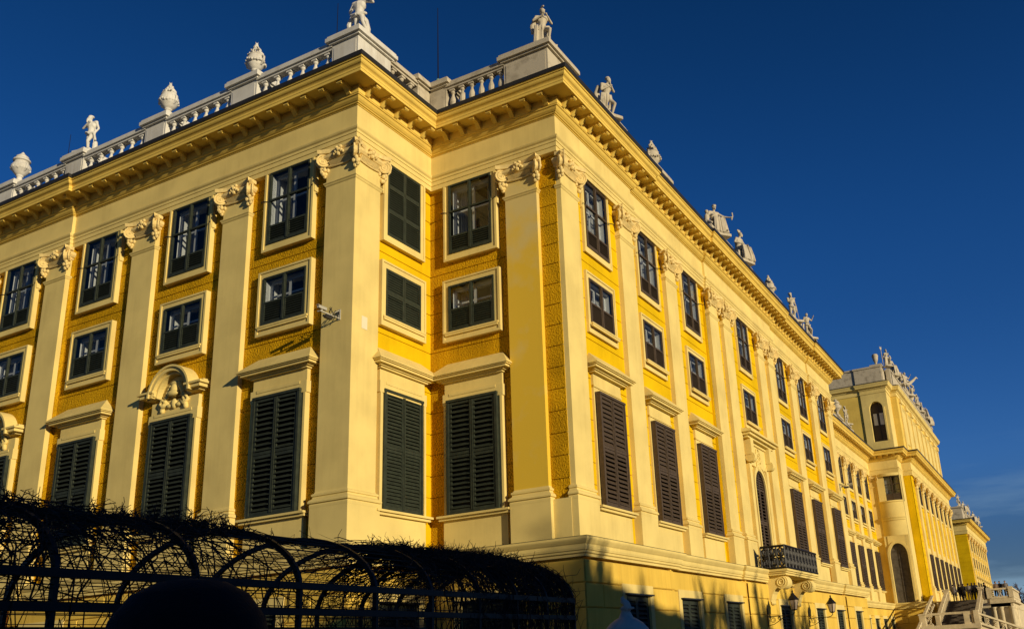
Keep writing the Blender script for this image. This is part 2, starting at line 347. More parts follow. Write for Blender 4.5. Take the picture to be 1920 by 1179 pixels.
def win_tall(M, arched=False, flat=False, hoodless=False):
    iw, z0, z1 = 1.08, 4.93, 9.10
    B_ = M is BROWN
    f = MB(); y = -.06 if B_ else -.07 if not flat else .0
    f.box(-iw, -iw+.1, y-.04, .25, z0, z1); f.box(iw-.1, iw, y-.04, .25, z0, z1); f.box(-iw-.01, iw+.01, y-.06, .25, z1-.09, z1+.002); f.box(-iw+.1, iw-.1, y-.04, .25, z0, z0+.07)
    fo = f.build('window', M, None, local=True)
    zm = 7.03
    for sx in (-1, 1):
        a, b = (-iw+.1, -.012) if sx < 0 else (.012, iw-.1)
        l = MB()
        if flat: louvre(l, a, b, z0+.075, zm-.01, y-.01, .12, 1.0, .016, .11, .09); louvre(l, a, b, zm+.01, z1-.095, y-.01, .12, 1.0, .016, .11, .09)
        elif B_: louvre(l, a, b, z0+.075, zm-.01, y-.01, .165, .85, .02, .19, .1); louvre(l, a, b, zm+.01, z1-.095, y-.01, .165, 1.1, .02, .18, .1)
        else: louvre(l, a, b, z0+.075, zm-.01, y-.01, .165, .62, .022, .15, .1); louvre(l, a, b, zm+.01, z1-.095, y-.01, .165, .72, .022, .15, .1)
        l.box(*sorted((sx*.015, sx*.06)), y-.035, y-.012, z0+.1, z1-.12)
        
        l.build('shutter', M, fo, local=True)
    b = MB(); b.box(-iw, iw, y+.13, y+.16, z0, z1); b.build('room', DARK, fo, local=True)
    s = MB()
    zt = 9.37
    if B_:
        s.box(-1.15, -iw, .11, .3, z0, zt); s.box(iw, 1.15, .11, .3, z0, zt); s.box(-iw, iw, .11, .3, z1, zt); s.box(-1.18, 1.18, .07, .111, zt-.08, zt+.001)
    else:
        s.box(-1.24, -iw, .03, .3, z0, zt); s.box(iw, 1.24, .03, .3, z0, zt); s.box(-iw, iw, .03, .3, z1, zt)
        for sx in (-1, 1): s.box(*sorted((sx*1.17, sx*1.26)), -.01, .24, z0, zt-.001)
        s.box(-1.30, 1.30, -.012, .24, zt-.42, zt); s.box(-1.0, 1.0, -.03, -.012, zt-.10, zt+.001)
    s.build('surround', CREAM, fo, local=True)
    p = MB(); p.box(-1.25+.09*B_, 1.25-.09*B_, .05+.05*B_, .24, zt, 9.85); p.build('over_panel', CREAM, fo, local=True)
    if not hoodless:
        h = MB(); L = 1.72
        if not arched:
            for a, z_, z2, d in ((1.32, 9.80, 9.86, .06), (1.42, 9.86, 9.91, .13), (1.60, 9.91, 9.99, .26), (1.67, 9.99, 10.03, .32)): h.box(-a, a, -d, .22, z_, z2)
            a, d = L, .37
            h.add([(-a, -d, 10.03), (a, -d, 10.03), (a, .22, 10.03), (-a, .22, 10.03), (-a, -d, 10.07), (a, -d, 10.07), (a, .22, 10.07), (-a, .22, 10.07), (-1.22, .19, 10.60), (1.22, .19, 10.60), (1.22, .22, 10.60), (-1.22, .22, 10.60)],
                  [(3, 2, 1, 0), (0, 1, 5, 4), (1, 2, 6, 5), (3, 0, 4, 7), (2, 3, 7, 6), (4, 5, 9, 8), (5, 6, 10, 9), (7, 4, 8, 11), (6, 7, 11, 10), (8, 9, 10, 11)])
        else:
            for sx in (-1, 1):
                for a, z_, z2, d in ((1.4, 9.97, 10.03, .08), (1.6, 10.03, 10.16, .26), (1.7, 10.16, 10.24, .33)): h.box(*sorted((sx*.83, sx*a)), -d, .22, z_, z2)
                h.box(*sorted((sx*.83, sx*1.6)), -.1, .22, 10.24, 10.34)
            for r1, r2, d in ((.80, .90, .14), (.90, 1.04, .28), (1.04, 1.12, .34)):
                rg = []
                for i in range(21):
                    t = PI*i/20; c_, s_ = math.cos(t), math.sin(t)
                    rg.append([(r1*c_, -d, 9.98+r1*s_), (r2*c_, -d, 9.98+r2*s_), (r2*c_, .22, 9.98+r2*s_), (r1*c_, .22, 9.98+r1*s_)])
                h.loft(rg)
            rg = [[(0+.8*math.cos(PI*i/16), .1, 9.95+.8*math.sin(PI*i/16)) for i in range(17)], [(.8*math.cos(PI*i/16), .22, 9.95+.8*math.sin(PI*i/16)) for i in range(17)]]
            h.loft(rg)
        h.build('hood', CREAM, fo, local=True)
        if arched:
            rl = MB(); rl.ell((0, 0, 10.2), (.2, .16, .27)); rl.ell((0, -.1, 10.05), (.3, .1, .12)); rl.ell((0, .02, 10.45), (.32, .12, .12))
            for sx in (-1, 1):
                for k in range(9):
                    t = k/8*1.5; rl.ell((sx*(.25+.38*math.sin(t)), .02, 10.25-.75*t/1.5*(1)+.1*math.cos(3*t)), (.11, .09, .1), 8, 5)
                rl.tube([(sx*.3, .02, 9.75), (sx*.55, 0, 9.6), (sx*.75, 0, 9.75), (sx*.62, -.02, 9.9), (sx*.5, 0, 9.8)], [.06, .08, .07, .06, .04], 7)
                rl.ell((sx*.25, .02, 9.62), (.2, .08, .09), 8, 5)
            rl.ell((0, .02, 9.68), (.16, .1, .2), 8, 6)
            rl.build('relief', CREAM, fo, local=True, smooth=True)
    s2 = MB(); s2.box(-1.5, 1.5, -.16, .2, z0-.08, z0-.005); s2.box(-1.46, 1.46, -.07, .2, z0-.17, z0-.08); s2.build('sill', CREAM, fo, local=True)
    p2 = MB(); p2.box(-1.33, 1.33, .06, .24, 3.6, z0-.17); p2.build('apron_panel', CREAM, fo, local=True)
    return fo
def cap_detail(mb, x, y, ang, k=1.):
    """one diagonal scroll; ang = plan direction it points to"""
    dx, dy = math.cos(ang), math.sin(ang); nx, ny = -dy, dx; cx, cy, cz = x+dx*.13*k, y+dy*.13*k, 17.46
    for th in (-.09, .09):
        pts = []; rad = []
        for i in range(30):
            t = i/29*2.3*2*PI; r = .245-.20*(i/29)
            a = PI/2-.4 - t
            pts.append((cx+dx*r*math.cos(a)+nx*th, cy+dy*r*math.cos(a)+ny*th, cz+r*math.sin(a))); rad.append(.045-.022*i/29)
        mb.tube(pts, rad, 5)
    rg = []
    for th in (-.095, .095): rg.append([(cx+dx*.19*math.cos(2*PI*i/16)+nx*th, cy+dy*.19*math.cos(2*PI*i/16)+ny*th, cz+.19*math.sin(2*PI*i/16)) for i in range(16)])
    mb.loft(rg)
    for th in (-.08, .08): mb.ell((cx+nx*th, cy+ny*th, cz), .05, 7, 5)
    mb.tube([(x-dx*.25, y-dy*.25, 17.66), (x-dx*.02, y-dy*.02, 17.70), (x+dx*.2, y+dy*.2, 17.76), (x+dx*.32, y+dy*.32, 17.84)], [.09, .1, .09, .07], 6)
    for i, (a, b, c) in enumerate(((.18, 0, 17.18), (.08, .08, 17.13), (.10, -.08, 17.08), (.03, 0, 17.0), (.17, .03, 17.05), (.06, -.03, 16.92), (.12, .05, 16.97), (-.04, .06, 17.12), (-.05, -.06, 17.2))):
        mb.ell((x+dx*a+nx*b, y+dy*a+ny*b, c), (.075, .075, .09), 7, 5)
def abacus(mb, x0, x1, y0, y1, horns):
    pass
def cap_face(mb, a, b, fr):
    """ornament between two scrolls on a face running s=a..b, outward -y of frame fr"""
    c = (a+b)/2
    for t in range(-6, 7):
        u = t/6; s_ = c+u*(b-a)*.33
        mb.add([fr(s_-.045, -.03, 17.28), fr(s_+.045, -.03, 17.28), fr(s_+.045, -.13, 17.43), fr(s_-.045, -.13, 17.43), fr(s_-.045, .05, 17.5), fr(s_+.045, .05, 17.5)], [(0, 1, 2, 3), (3, 2, 5, 4), (0, 3, 4), (1, 5, 2)])
    mb.tube([fr(c+(b-a)*.42*u, -.04, 17.26-.05*(1-u*u)) for u in [i/6-1 for i in range(13)]], .035, 6)
    rg = []
    for i in range(13):
        u = i/6-1; d = .06+.24*abs(u)**2.2; s_ = c+u*((b-a)/2+.2)
        rg.append([fr(s_, .1, 17.76), fr(s_, -d, 17.76), fr(s_, -d-.035, 17.90), fr(s_, .1, 17.90)])
    mb.loft(rg)
    for dx_, dz, r in ((0, 17.72, .10), (-.12, 17.66, .08), (.12, 17.66, .08), (0, 17.56, .085), (-.09, 17.82, .07), (.09, 17.82, .07), (-.2, 17.6, .06), (.2, 17.6, .06)):
        p = fr(c+dx_, -.17, dz); mb.ell(p, r, 8, 5)
PW = 1.36
BASEP = [(-.3, 3.6), (.11, 3.6), (.11, 4.93), (.115, 4.95), (.12, 5.02), (.10, 5.07), (.155, 5.09), (.16, 5.14), (.125, 5.19), (.06, 5.24), (.045, 5.30), (.08, 5.32), (.08, 5.38), (.02, 5.42), (.0, 5.47), (-.3, 5.47)]
ASTR = [(-.3, 16.46), (.0, 16.46), (.035, 16.50), (.045, 16.54), (.075, 16.57), (.075, 16.61), (.04, 16.64), (0, 16.645), (-.3, 16.645)]
ECH = [(-.05, 17.36), (.03, 17.38), (.06, 17.43), (.03, 17.47), (.10, 17.50), (.16, 17.58), (.17, 17.66), (.10, 17.74), (-.05, 17.78)]
def pilaster_proto():
    h = PW/2; m = MB(); m.box(-h, h, 0, PD+.05, 5.47, 16.46); m.box(-h, h, 0, PD+.05, 16.645, 17.91)
    mould(m, [(-h, PD+.04), (-h, 0), (h, 0), (h, PD+.04)], ASTR)
    o = m.build('pilaster', CREAM, None, local=True)
    b = MB(); mould(b, [(-h, PD+.04), (-h, 0), (h, 0), (h, PD+.04)], BASEP); b.build('base', CREAM, o, local=True)
    c = MB(); F0 = Frame(0, 0, 0); mould(c, [(-h, PD+.04), (-h, 0), (h, 0), (h, PD+.04)], ECH)
    cap_detail(c, -h, 0, PI*1.25); cap_detail(c, h, 0, PI*1.75); cap_face(c, -h, h, F0)
    co = c.build('capital', CREAMR, o, local=True, smooth=False)
    return o
# ------------------------------------------------------------------ entablature
ARCH = [(-.35, 17.93), (.0, 17.93), (.0, 18.12), (.025, 18.125), (.025, 18.30), (.05, 18.305), (.05, 18.40), (.10, 18.45), (.12, 18.50), (.12, 18.54), (.0, 18.56), (-.35, 18.56)]
FRZ = [(-.35, 18.56), (0, 18.56), (0, 19.43), (-.35, 19.43)]
CORN = [(-.35, 19.43), (.03, 19.43), (.04, 19.46), (.09, 19.47), (.10, 19.50), (.14, 19.52), (.20, 19.58), (.24, 19.66), (.28, 19.67), (.28, 19.71), (.30, 19.72), (.30, 20.03), (.89, 20.03), (.89, 19.99), (.93, 19.99), (.93, 20.10), (.945, 20.105), (.945, 20.14),
        (.925, 20.145), (.92, 20.17), (.93, 20.21), (.96, 20.245), (1.01, 20.275), (1.04, 20.315), (1.055, 20.37), (1.062, 20.41), (1.10, 20.415), (1.10, 20.445), (1.12, 20.47), (-.35, 20.47)]
GUT = [(-.35, 20.471), (1.15, 20.471), (1.17, 20.62), (-.35, 20.66)]
BASEC = [(0, 2.98), (.60, 2.98), (.60, 3.06), (.66, 3.09), (.66, 3.16), (.70, 3.17), (.72, 3.24), (.72, 3.34), (.76, 3.38), (.82, 3.46), (.84, 3.50), (.84, 3.57), (0, 3.66)]
PATH = [(-34, -RA), (-15.82, -RA), (-15.82, 0), (0, 0), (0, T1), (W, T1), (W, 11.2), (W-RB, 11.2), (W-RB, 20.45), (W, 20.45), (W, 32.55), (W-RB, 32.55), (W-RB, 41.9), (W, 41.9), (W, 48.8), (1.0, 48.8)]
def stations(path, spacing=.70, d=.30):
    """modillion positions along the path: (x, y, rz)"""
    out_ = []
    D_ = [(Vector(path[i+1])-Vector(path[i])) for i in range(len(path)-1)]
    def end_off(i, k):          # k: neighbouring segment
        if k < 0 or k >= len(D_): return .3
        u, v = (D_[k], D_[i]) if k < i else (D_[i], D_[k])
        c_ = u.normalized().cross(v.normalized()) if D_[k].length > 1 else 0
        return .14 if c_ > .5 else (1.02 if c_ < -.5 else .34)
    for i in range(len(path)-1):
        a, b = Vector(path[i]), Vector(path[i+1]); L = (b-a).length
        if L < 1.5: continue
        t = (b-a)/L; rz = math.atan2(t.y, t.x); sp = spacing.get(i, .7) if isinstance(spacing, dict) else spacing
        o0, o1 = end_off(i, i-1), end_off(i, i+1); n = max(1, round((L-o0-o1)/sp)); st = (L-o0-o1)/n
        for k in range(n+1): out_.append((a.x+t.x*(o0+st*k), a.y+t.y*(o0+st*k), rz))
    return out_
def modillion_mesh():
    m = MB(); prof = [(-.28, 20.025), (-.83, 20.025), (-.845, 19.95), (-.83, 19.90), (-.78, 19.885), (-.73, 19.905), (-.66, 19.94), (-.57, 19.93), (-.49, 19.88), (-.42, 19.81), (-.37, 19.76), (-.33, 19.73), (-.30, 19.75), (-.28, 19.76)]
    h = .09; m.loft([[(-h, y, z) for y, z in prof], [(h, y, z) for y, z in prof]])
    m.box(-.115, .115, -.86, -.29, 19.99, 20.028); m.box(-.115, .115, -.86, -.83, 19.92, 19.99)
    return m
def put(o, root, wl, rz=0.):
    o.parent = root; o.location = Vector(wl)-Vector(root.location); o.rotation_euler = (0, 0, rz); return o
class Lib:
    def __init__(s): s.d = {}; s.used = set(); s.k = {}
    def get(s, key, fn, root, fr, sc, dz=0.):
        wl = fr(sc, 0, dz)
        if key not in s.d:
            o = fn(); s.d[key] = o; s.k[key] = [c for c in bpy.data.objects if c.parent == o]; return put(o, root, wl, fr.rz)
        o = copy_tree(s.d[key], root, (0, 0, 0), fr.rz, s.k[key]); return put(o, root, wl, fr.rz)
LIB = Lib()
BW = 7.4          # inner depth used for the building bodies
GJ = [2.90, 2.18, 1.42, .66, -.10, -.86, -1.6]
def blocks(mb, fr, s0, s1, opens, y=-.58, wid=2.6, joints=GJ):
    """chamfered ashlar courses of the ground storey"""
    for k, (zt, zb) in enumerate(zip(joints, joints[1:])):
        edges = [s0]; L = s1-s0; n = max(1, round(L/wid)); st = L/n
        for i in range(n if k % 2 == 0 else n+1): 
            e = s0+st*(i+1 if k % 2 == 0 else i+.5)
            if e < s1-.2: edges.append(e)
        edges.append(s1); cells = list(zip(edges, edges[1:]))
        for a, b, c, d in opens:
            if c < zt-.05 and d > zb+.05:
                nc = []
                for p, q in cells:
                    if b <= p or a >= q: nc.append((p, q)); continue
                    if a > p+.1: nc.append((p, a))
                    if b < q-.1: nc.append((b, q))
                cells = nc
        g, h = .008, .035
        for p, q in cells:
            z0, z1 = zb+g, zt-g; p0, q0 = (p+g, q-g); yb = y+.035
            vs = [fr(p0, yb, z0), fr(q0, yb, z0), fr(q0, yb, z1), fr(p0, yb, z1), fr(p0+h, y, z0+h), fr(q0-h, y, z0+h), fr(q0-h, y, z1-h), fr(p0+h, y, z1-h)]
            mb.add(vs, [(4, 5, 6, 7), (0, 1, 5, 4), (1, 2, 6, 5), (2, 3, 7, 6), (3, 0, 4, 7), (0, 3, 2, 1)])
def win_ground():
    iw, z0, z1 = 1.0, -.5, 1.88
    f = MB(); y = -.50; ring4(f, -iw, iw, z0, z1, .08, y, y+.1)
    fo = f.build('window', GREEN, None, local=True)
    for sx in (-1, 1):
        a, b = (-iw+.08, -.01) if sx < 0 else (.01, iw-.08)
        l = MB(); louvre(l, a, b, z0+.08, z1-.08, y+.0, .15, .75, .02, .12, .1); l.build('shutter', GREEN, fo, local=True)
    t = MB(); t.box(-iw-.1, iw+.1, -.72, -.45, z1, z1+.05); t.build('top_board', LEAD, fo, local=True)
    s = MB(); s.box(-iw-.3, -iw, -.595, -.40, z0-.2, z1+.36); s.box(iw, iw+.3, -.595, -.40, z0-.2, z1+.36); s.box(-iw, iw, -.595, -.40, z1+.05, z1+.36); s.box(-iw, iw, -.6, -.40, z0-.2, z0)
    s.build('surround', CREAM, fo, local=True)
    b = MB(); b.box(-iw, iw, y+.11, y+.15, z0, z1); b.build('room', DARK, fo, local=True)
    return fo
GW = (-1.3, 1.3, -.7, 2.22)
OT, OM, OL = (-1.0, 1.0, 14.97, 17.93), (-1.05, 1.05, 11.79, 13.64), (-1.08, 1.08, 4.93, 9.10)
def sh(o, c): return (o[0]+c, o[1]+c, o[2], o[3])
def extrude_part(root, name, M, path, prof):
    m = MB(); mould(m, path, prof); return m.build(name, M, root, origin=root.location)
def wall_part(root, fr, s0, s1, cs, M, kinds=('T', 'M', 'L'), z1=17.93):
    m = MB(); op = []
    for c in cs:
        if 'T' in kinds: op.append(sh(OT, c))
        if 'M' in kinds: op.append(sh(OM, c))
        if 'L' in kinds: op.append(sh(OL, c))
    wall(m, fr, s0, s1, 3.6, z1, op)
    return m.build('wall', M, root, origin=root.location)
def ground_part(root, fr, s0, s1, cs, M=None):
    m = MB(); op = [sh(GW, c) for c in cs]; blocks(m, fr, s0, s1, op)
    o = m.build('ground_wall', CRG if M is None else M, root, origin=root.location)
    for c in cs: LIB.get('ground', win_ground, root, fr, c)
    return o
def bays(root, fr, cs, kt, km, kl):
    for c in cs:
        if kt: LIB.get('T'+kt, lambda: win_top(BROWN if 'b' in kt else GREEN, closed='c' in kt), root, fr, c)
        if km: LIB.get('M'+km, lambda: win_top(BROWN if 'b' in km else GREEN, closed='c' in km, mezz=True), root, fr, c)
        if kl: LIB.get('L'+kl, lambda: win_tall(BROWN if 'b' in kl else GREEN, arched='a' in kl, flat='f' in kl, hoodless='h' in kl), root, fr, c)
def pil(root, fr, c): return LIB.get('pil', pilaster_proto, root, fr, c)
def modillions(root, corn, path, limit, sp):
    st = stations(path, sp); st.sort(key=lambda q: (q[0]-CAMX)**2+(q[1]-CAMY)**2 + (400 if q[0] < -21 else 0))
    mm = modillion_mesh(); me = None; rest = MB(); o0 = Vector(root.location)
    for i, (x, y, rz) in enumerate(st):
        if i < limit:
            if me is None: ob = mm.build('modillion', GOLD, corn, local=True); me = ob
            else: ob = me.copy(); COL.objects.link(ob)
            ob.location = (x-o0.x, y-o0.y, -o0.z); ob.rotation_euler = (0, 0, rz)
        else:
            F = Frame(0, 0, 0); c, s_ = math.cos(rz), math.sin(rz)
            rest.add([(x+c*a-s_*b, y+s_*a+c*b, z) for a, b, z in mm.v], mm.f)
    if rest.v: tag(rest.build('modillion', GOLD, corn, origin=root.location), kind='stuff')

# ================================================================== THE NEAR WING
wing = empty('palace_wing', (0, 0, GZ), 0, 'near corner wing of the yellow palace with the iron balcony', 'building')
O = wing.location
A_C = [-3.20, -8.45, -13.84]; A2_C = [-19.1, -24.4, -29.7]
A_P = [-5.885, -11.09, -16.5]; A2_P = [-21.75, -27.0]
wall_part(wing, FA, -15.82, -.1, A_C, YEL); wall_part(wing, FA2, -34, -15.82, A2_C, YEL)
wall_part(wing, FR, .4, T1+PD, [2.78], YELS); wall_part(wing, FI, -PD, W-PD, [1.80], YEL)
wall_part(wing, FB, T1+PD, 11.2, [7.75], YELS); wall_part(wing, FBr, 11.2, 20.45, [13.1, 18.45], YELS)
m = MB(); wall(m, FB, 20.45, 32.55, 3.6, 17.93, [sh(OT, 26.5), sh(OM, 26.5), (25.45, 27.55, 3.9, 9.3)]); m.build('wall', YELS, wing, origin=O)
wall_part(wing, FBr, 32.55, 41.9, [34.55, 39.9], YELS); wall_part(wing, FB, 41.9, 48.8, [45.15], YELS)
bays(wing, FA, A_C, 'g', 'g', None); bays(wing, FA2, A2_C, 'g', 'g', None)
bays(wing, FA, [A_C[0], A_C[2]], None, None, 'g'); bays(wing, FA, [A_C[1]], None, None, 'ga'); bays(wing, FA2, [A2_C[0], A2_C[2]], None, None, 'ga'); bays(wing, FA2, [A2_C[1]], None, None, 'g')
bays(wing, FR, [2.78], 'gc', 'gc', 'gf'); bays(wing, FI, [1.80], 'g', 'g', 'g')
bays(wing, FB, [7.75, 45.15], 'b', 'b', 'b'); bays(wing, FBr, [13.1, 18.45, 34.55, 39.9], 'b', 'b', 'b'); bays(wing, FB, [26.5], 'b', 'b', None)
for c in A_P[:2]: pil(wing, FA, c)
for c in [-16.5]: pil(wing, FA2, c)
for c in A2_P: pil(wing, FA2, c)
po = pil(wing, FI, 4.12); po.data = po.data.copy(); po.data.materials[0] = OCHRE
for c in (5.30, 10.38, 42.6, 47.7): pil(wing, FB, c)
for c in (15.6, 37.4): pil(wing, FBr, c)
for c in (21.2, 23.4, 29.6, 31.8): pil(wing, FB, c)
# returns of the shallow steps in the wall face
for (x0_, x1_, y0_, y1_, M_) in ((-15.9, -15.78, -RA+PD, PD+.05, YEL), (W-RB-PD-.05, W-PD, 11.14, 11.24, YELS), (W-RB-PD-.05, W-PD, 20.4, 20.5, YELS), (W-RB-PD-.05, W-PD, 32.5, 32.6, YELS), (W-RB-PD-.05, W-PD, 41.85, 41.95, YELS)):
    m = MB(); m.box(x0_, x1_, y0_, y1_, 3.6, 17.93); m.build('wall_return', M_, wing, origin=O)
# corner pier with three scrolls
m = MB(); m.box(-PW, 0, 0, 1.33, 5.47, 16.46); m.box(-PW, 0, 0, 1.33, 16.645, 17.91)
cp = [(-PW, PD+.04), (-PW, 0), (0, 0), (0, 1.33), (-PD, 1.33)]
mould(m, cp, ASTR); cpier = m.build('pilaster', CREAM, wing, origin=O)
m = MB(); mould(m, cp, BASEP); m.build('base', CREAM, cpier, origin=O)
m = MB(); mould(m, cp, ECH); cap_detail(m, -PW, 0, PI*1.25); cap_detail(m, 0, 0, PI*1.75); cap_detail(m, 0, 1.33, PI*.25); cap_face(m, -PW, 0, FA); cap_face(m, 0, 1.33, FR); m.build('capital', CREAMR, cpier, origin=O)
# plinth strip under the yellow corner strip
m = MB(); m.box(4.7, W-.13, T1+.07, 4.49, 3.6, 5.0); m.build('corner_plinth', CREAM, wing, origin=O)
extrude_part(wing, 'architrave', CREAM, PATH, ARCH); extrude_part(wing, 'frieze', CREAM, PATH, FRZ)
cornice = extrude_part(wing, 'cornice', GOLD, PATH, CORN)
modillions(wing, cornice, PATH, 100, {0: .87, 2: .87, 3: .73, 4: .75, 5: .68, 7: .68, 9: .68, 11: .68, 13: .68})
extrude_part(wing, 'gutter', LEAD, PATH, GUT)
extrude_part(wing, 'base_cornice', CREAM, PATH, BASEC); m = MB(); mould(m, PATH, [(0, 3.661), (.845, 3.572), (.85, 3.585), (0, 3.70)]); m.build('ledge_flashing', LEAD, wing, origin=O)
ground_part(wing, FA, -15.9, .58, A_C); ground_part(wing, FA2, -34, -15.9, A2_C)
ground_part(wing, FR, -.58, T1-.58, [1.9]); ground_part(wing, FI, .58, W+.58, [2.6])
ground_part(wing, FB, T1-.58, 11.2, [7.75]); ground_part(wing, FBr, 11.2, 20.45, [13.1, 18.45]); ground_part(wing, FB, 20.45, 32.55, [26.5]); ground_part(wing, FBr, 32.55, 41.9, [34.55, 39.9]); ground_part(wing, FB, 41.9, 48.8, [45.15])
m = MB(); mould(m, PATH, [(.1, GZ), (.36, GZ), (.36, 2.98), (.1, 2.98)]); m.build('ground_core', CRG, wing, origin=O)
for yj in (11.2, 20.45, 32.55, 41.9): m = MB(); m.box(W+.2, W+.46, yj-.06, yj+.06, GZ, 2.98); m.build('ground_return', CRG, wing, origin=O)
# roof deck and rear walls close the body
m = MB(); m.box(-34, -.3, .3, 14, 20.40, 20.46); m.box(-9, W-.3, T1+.3, 48.5, 20.41, 20.465); m.build('roof', ROOFM, wing, origin=O)
m = MB(); m.box(-34, -9, 14, 14.3, GZ, 20.4); m.box(-9.3, -9, 14, 48.8, GZ, 20.4); m.box(-9, W-.4, 48.4, 48.75, GZ, 20.4); m.box(-34.3, -34, 0, 14.3, GZ, 20.4); m.build('rear_wall', YELS, wing, origin=O)
m = MB(); m.box(-33, -1.2, 1.4, 1.6, GZ, 20.4); m.box(-1.3, -1.1, 1.5, 6, GZ, 20.4); m.box(-1.2, 4.3, 5.8, 6.0, GZ, 20.4); m.box(4.2, 4.4, 5.9, 48, GZ, 20.4); m.build('inner_wall', DARK, wing, origin=O)

# central balcony window on the long front
def win_arch():
    f = MB(); iw, z0, zs = .95, 3.9, 8.15; y = .12
    n = 14; arc = lambda r: [(r*math.cos(PI*i/n), zs+r*1.05*math.sin(PI*i/n)) for i in range(n+1)]
    def band(mb, r1, r2, y0, y1, zb):
        a, b = arc(r1), arc(r2); pr = [(x, z) for x, z in a]; 
        rg = [[(p[0], y0, p[1]), (q[0], y0, q[1]), (q[0], y1, q[1]), (p[0], y1, p[1])] for p, q in zip(a, b)]
        mb.loft(rg); mb.box(r1, r2, y0, y1, zb, zs); mb.box(-r2, -r1, y0, y1, zb, zs)
    band(f, iw-.1, iw, y-.05, y+.1, z0)
    fo = f.build('window', BROWN, None, local=True)
    l = MB(); louvre(l, -iw+.1, -.01, z0, 6.3, y, .165, .62, .022, .15, .1); louvre(l, .01, iw-.1, z0, 6.3, y, .165, .62, .022, .15, .1); louvre(l, -iw+.1, -.01, 6.32, zs, y, .165, .62, .022, .15, .1); louvre(l, .01, iw-.1, 6.32, zs, y, .165, .62, .022, .15, .1)
    for k in range(6):
        z = zs+.06+k*.14; hw = math.sqrt(max(.01, 1-((z+.06-zs)/(1.0))**2))*(iw-.08); l.box(-hw, hw, y, y+.05, z, z+.03); l.box(-hw, hw, y+.03, y+.07, z+.03, z+.09)
    l.box(-.05, .05, y-.02, y+.06, zs, zs+.85); l.build('shutter', BROWN, fo, local=True)
    s = MB(); band(s, iw, iw+.22, .0, .25, z0); band(s, iw+.22, iw+.30, -.04, .2, z0); s.build('surround', CREAM, fo, local=True)
    # fill of the spandrels
    q = MB(); a = arc(iw+.25)
    for i in range(n): q.add([(a[i][0], .15, a[i][1]), (a[i+1][0], .15, a[i+1][1]), (a[i+1][0], .15, 9.3), (a[i][0], .15, 9.3)], [(0, 1, 2, 3)])
    q.box(-1.06-.2, -1.0, .14, .25, 3.7, 9.3); q.box(1.0, 1.26, .14, .25, 3.7, 9.3); q.build('spandrel', CREAM, fo, local=True)
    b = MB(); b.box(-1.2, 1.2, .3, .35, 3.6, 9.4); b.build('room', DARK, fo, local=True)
    h = MB()
    h.box(-1.5, 1.5, .03, .22, 9.3, 10.6); h.box(-1.9, 1.9, -.05, .22, 10.45, 10.6)
    for a_, z_, z2, d in ((2.35, 10.6, 10.72, .25), (2.5, 10.72, 10.86, .42), (2.62, 10.86, 10.98, .55)): h.box(-a_, a_, -d, .22, z_, z2)
    h.add([(-2.62, -.55, 10.98), (2.62, -.55, 10.98), (2.62, .2, 10.98), (-2.62, .2, 10.98), (-2.5, .18, 11.15), (2.5, .18, 11.15)], [(0, 1, 5, 4), (1, 2, 5), (3, 0, 4), (3, 4, 5, 2), (0, 3, 2, 1)])
    for sx in (-1, 1):
        h.box(*sorted((sx*1.45, sx*1.95)), -.25, .22, 9.75, 10.6)
        h.tube([(sx*1.7, -.05, 9.55), (sx*1.7, -.05, 9.56)], .01, 4)
        pts = [(sx*1.7+.0, -.12, 9.62)]
        rg = [[(sx*1.7+xx, -.12+.27*math.cos(2*PI*i/16), 9.62+.27*math.sin(2*PI*i/16)) for i in range(16)] for xx in (-.22, .22)]
        h.loft(rg)
        h.box(*sorted((sx*1.35, sx*1.75)), .0, .22, 3.9, 9.5)
    h.build('hood', CREAM, fo, local=True)
    rl = MB()
    rg = [[((.42+.04*math.cos(t))*math.cos(2*PI*i/20), .0+.05*math.sin(t), 9.75+(.62+.04*math.cos(t))*math.sin(2*PI*i/20)) for t in (0, PI/2, PI, PI*1.5)] for i in range(21)]
    rl.loft(rg)
    random.seed(3)
    for k in range(26):
        a_ = random.uniform(0, 2*PI); q_ = random.uniform(0, 1)**.5; rl.ell((.36*q_*math.cos(a_), .0, 9.75+.55*q_*math.sin(a_)), (.07, .08, .07), 7, 5)
    rl.build('relief', CREAM, fo, local=True, smooth=True)
    return fo
o = win_arch(); put(o, wing, FB(26.5, 0, 0), PI/2)
bal = MB(); BX0, BX1, BY0, BY1 = 6.25, 7.42, 23.3, 29.7
for d, z0, z1 in ((0, 3.46, 3.56), (.07, 3.38, 3.46), (.14, 3.28, 3.38)): bal.box(BX0-.1, BX1+.05-d, BY0-.05+d, BY1+.05-d, z0, z1)
balc = bal.build('balcony', CREAM, wing, origin=O)
def console(yc):
    c = MB(); prof = []
    for i in range(15): a = PI/2-PI*1.25*i/14; prof.append((7.0+.32*math.cos(a), 2.95+.33*math.sin(a)))
    prof = [(6.2, 3.28)]+prof+[(6.62, 2.6), (6.48, 2.4), (6.42, 2.2), (6.36, 2.05), (6.2, 2.0)]
    c.loft([[(x, y, z) for x, z in prof] for y in (yc-.42, yc+.42)])
    for sy in (-1, 1):
        pts = [(6.98+(.26-.2*i/24)*math.cos(-2*2*PI*i/24+1), yc+sy*.43, 2.96+(.26-.2*i/24)*math.sin(-2*2*PI*i/24+1)) for i in range(25)]; c.tube(pts, .035, 5)
    c.ell((6.36, yc, 2.0), (.12, .3, .12), 8, 6)
    c.build('console', CREAM, balc, origin=O, smooth=False)
console(24.05); console(28.95)
rl = MB(); random.seed(11)
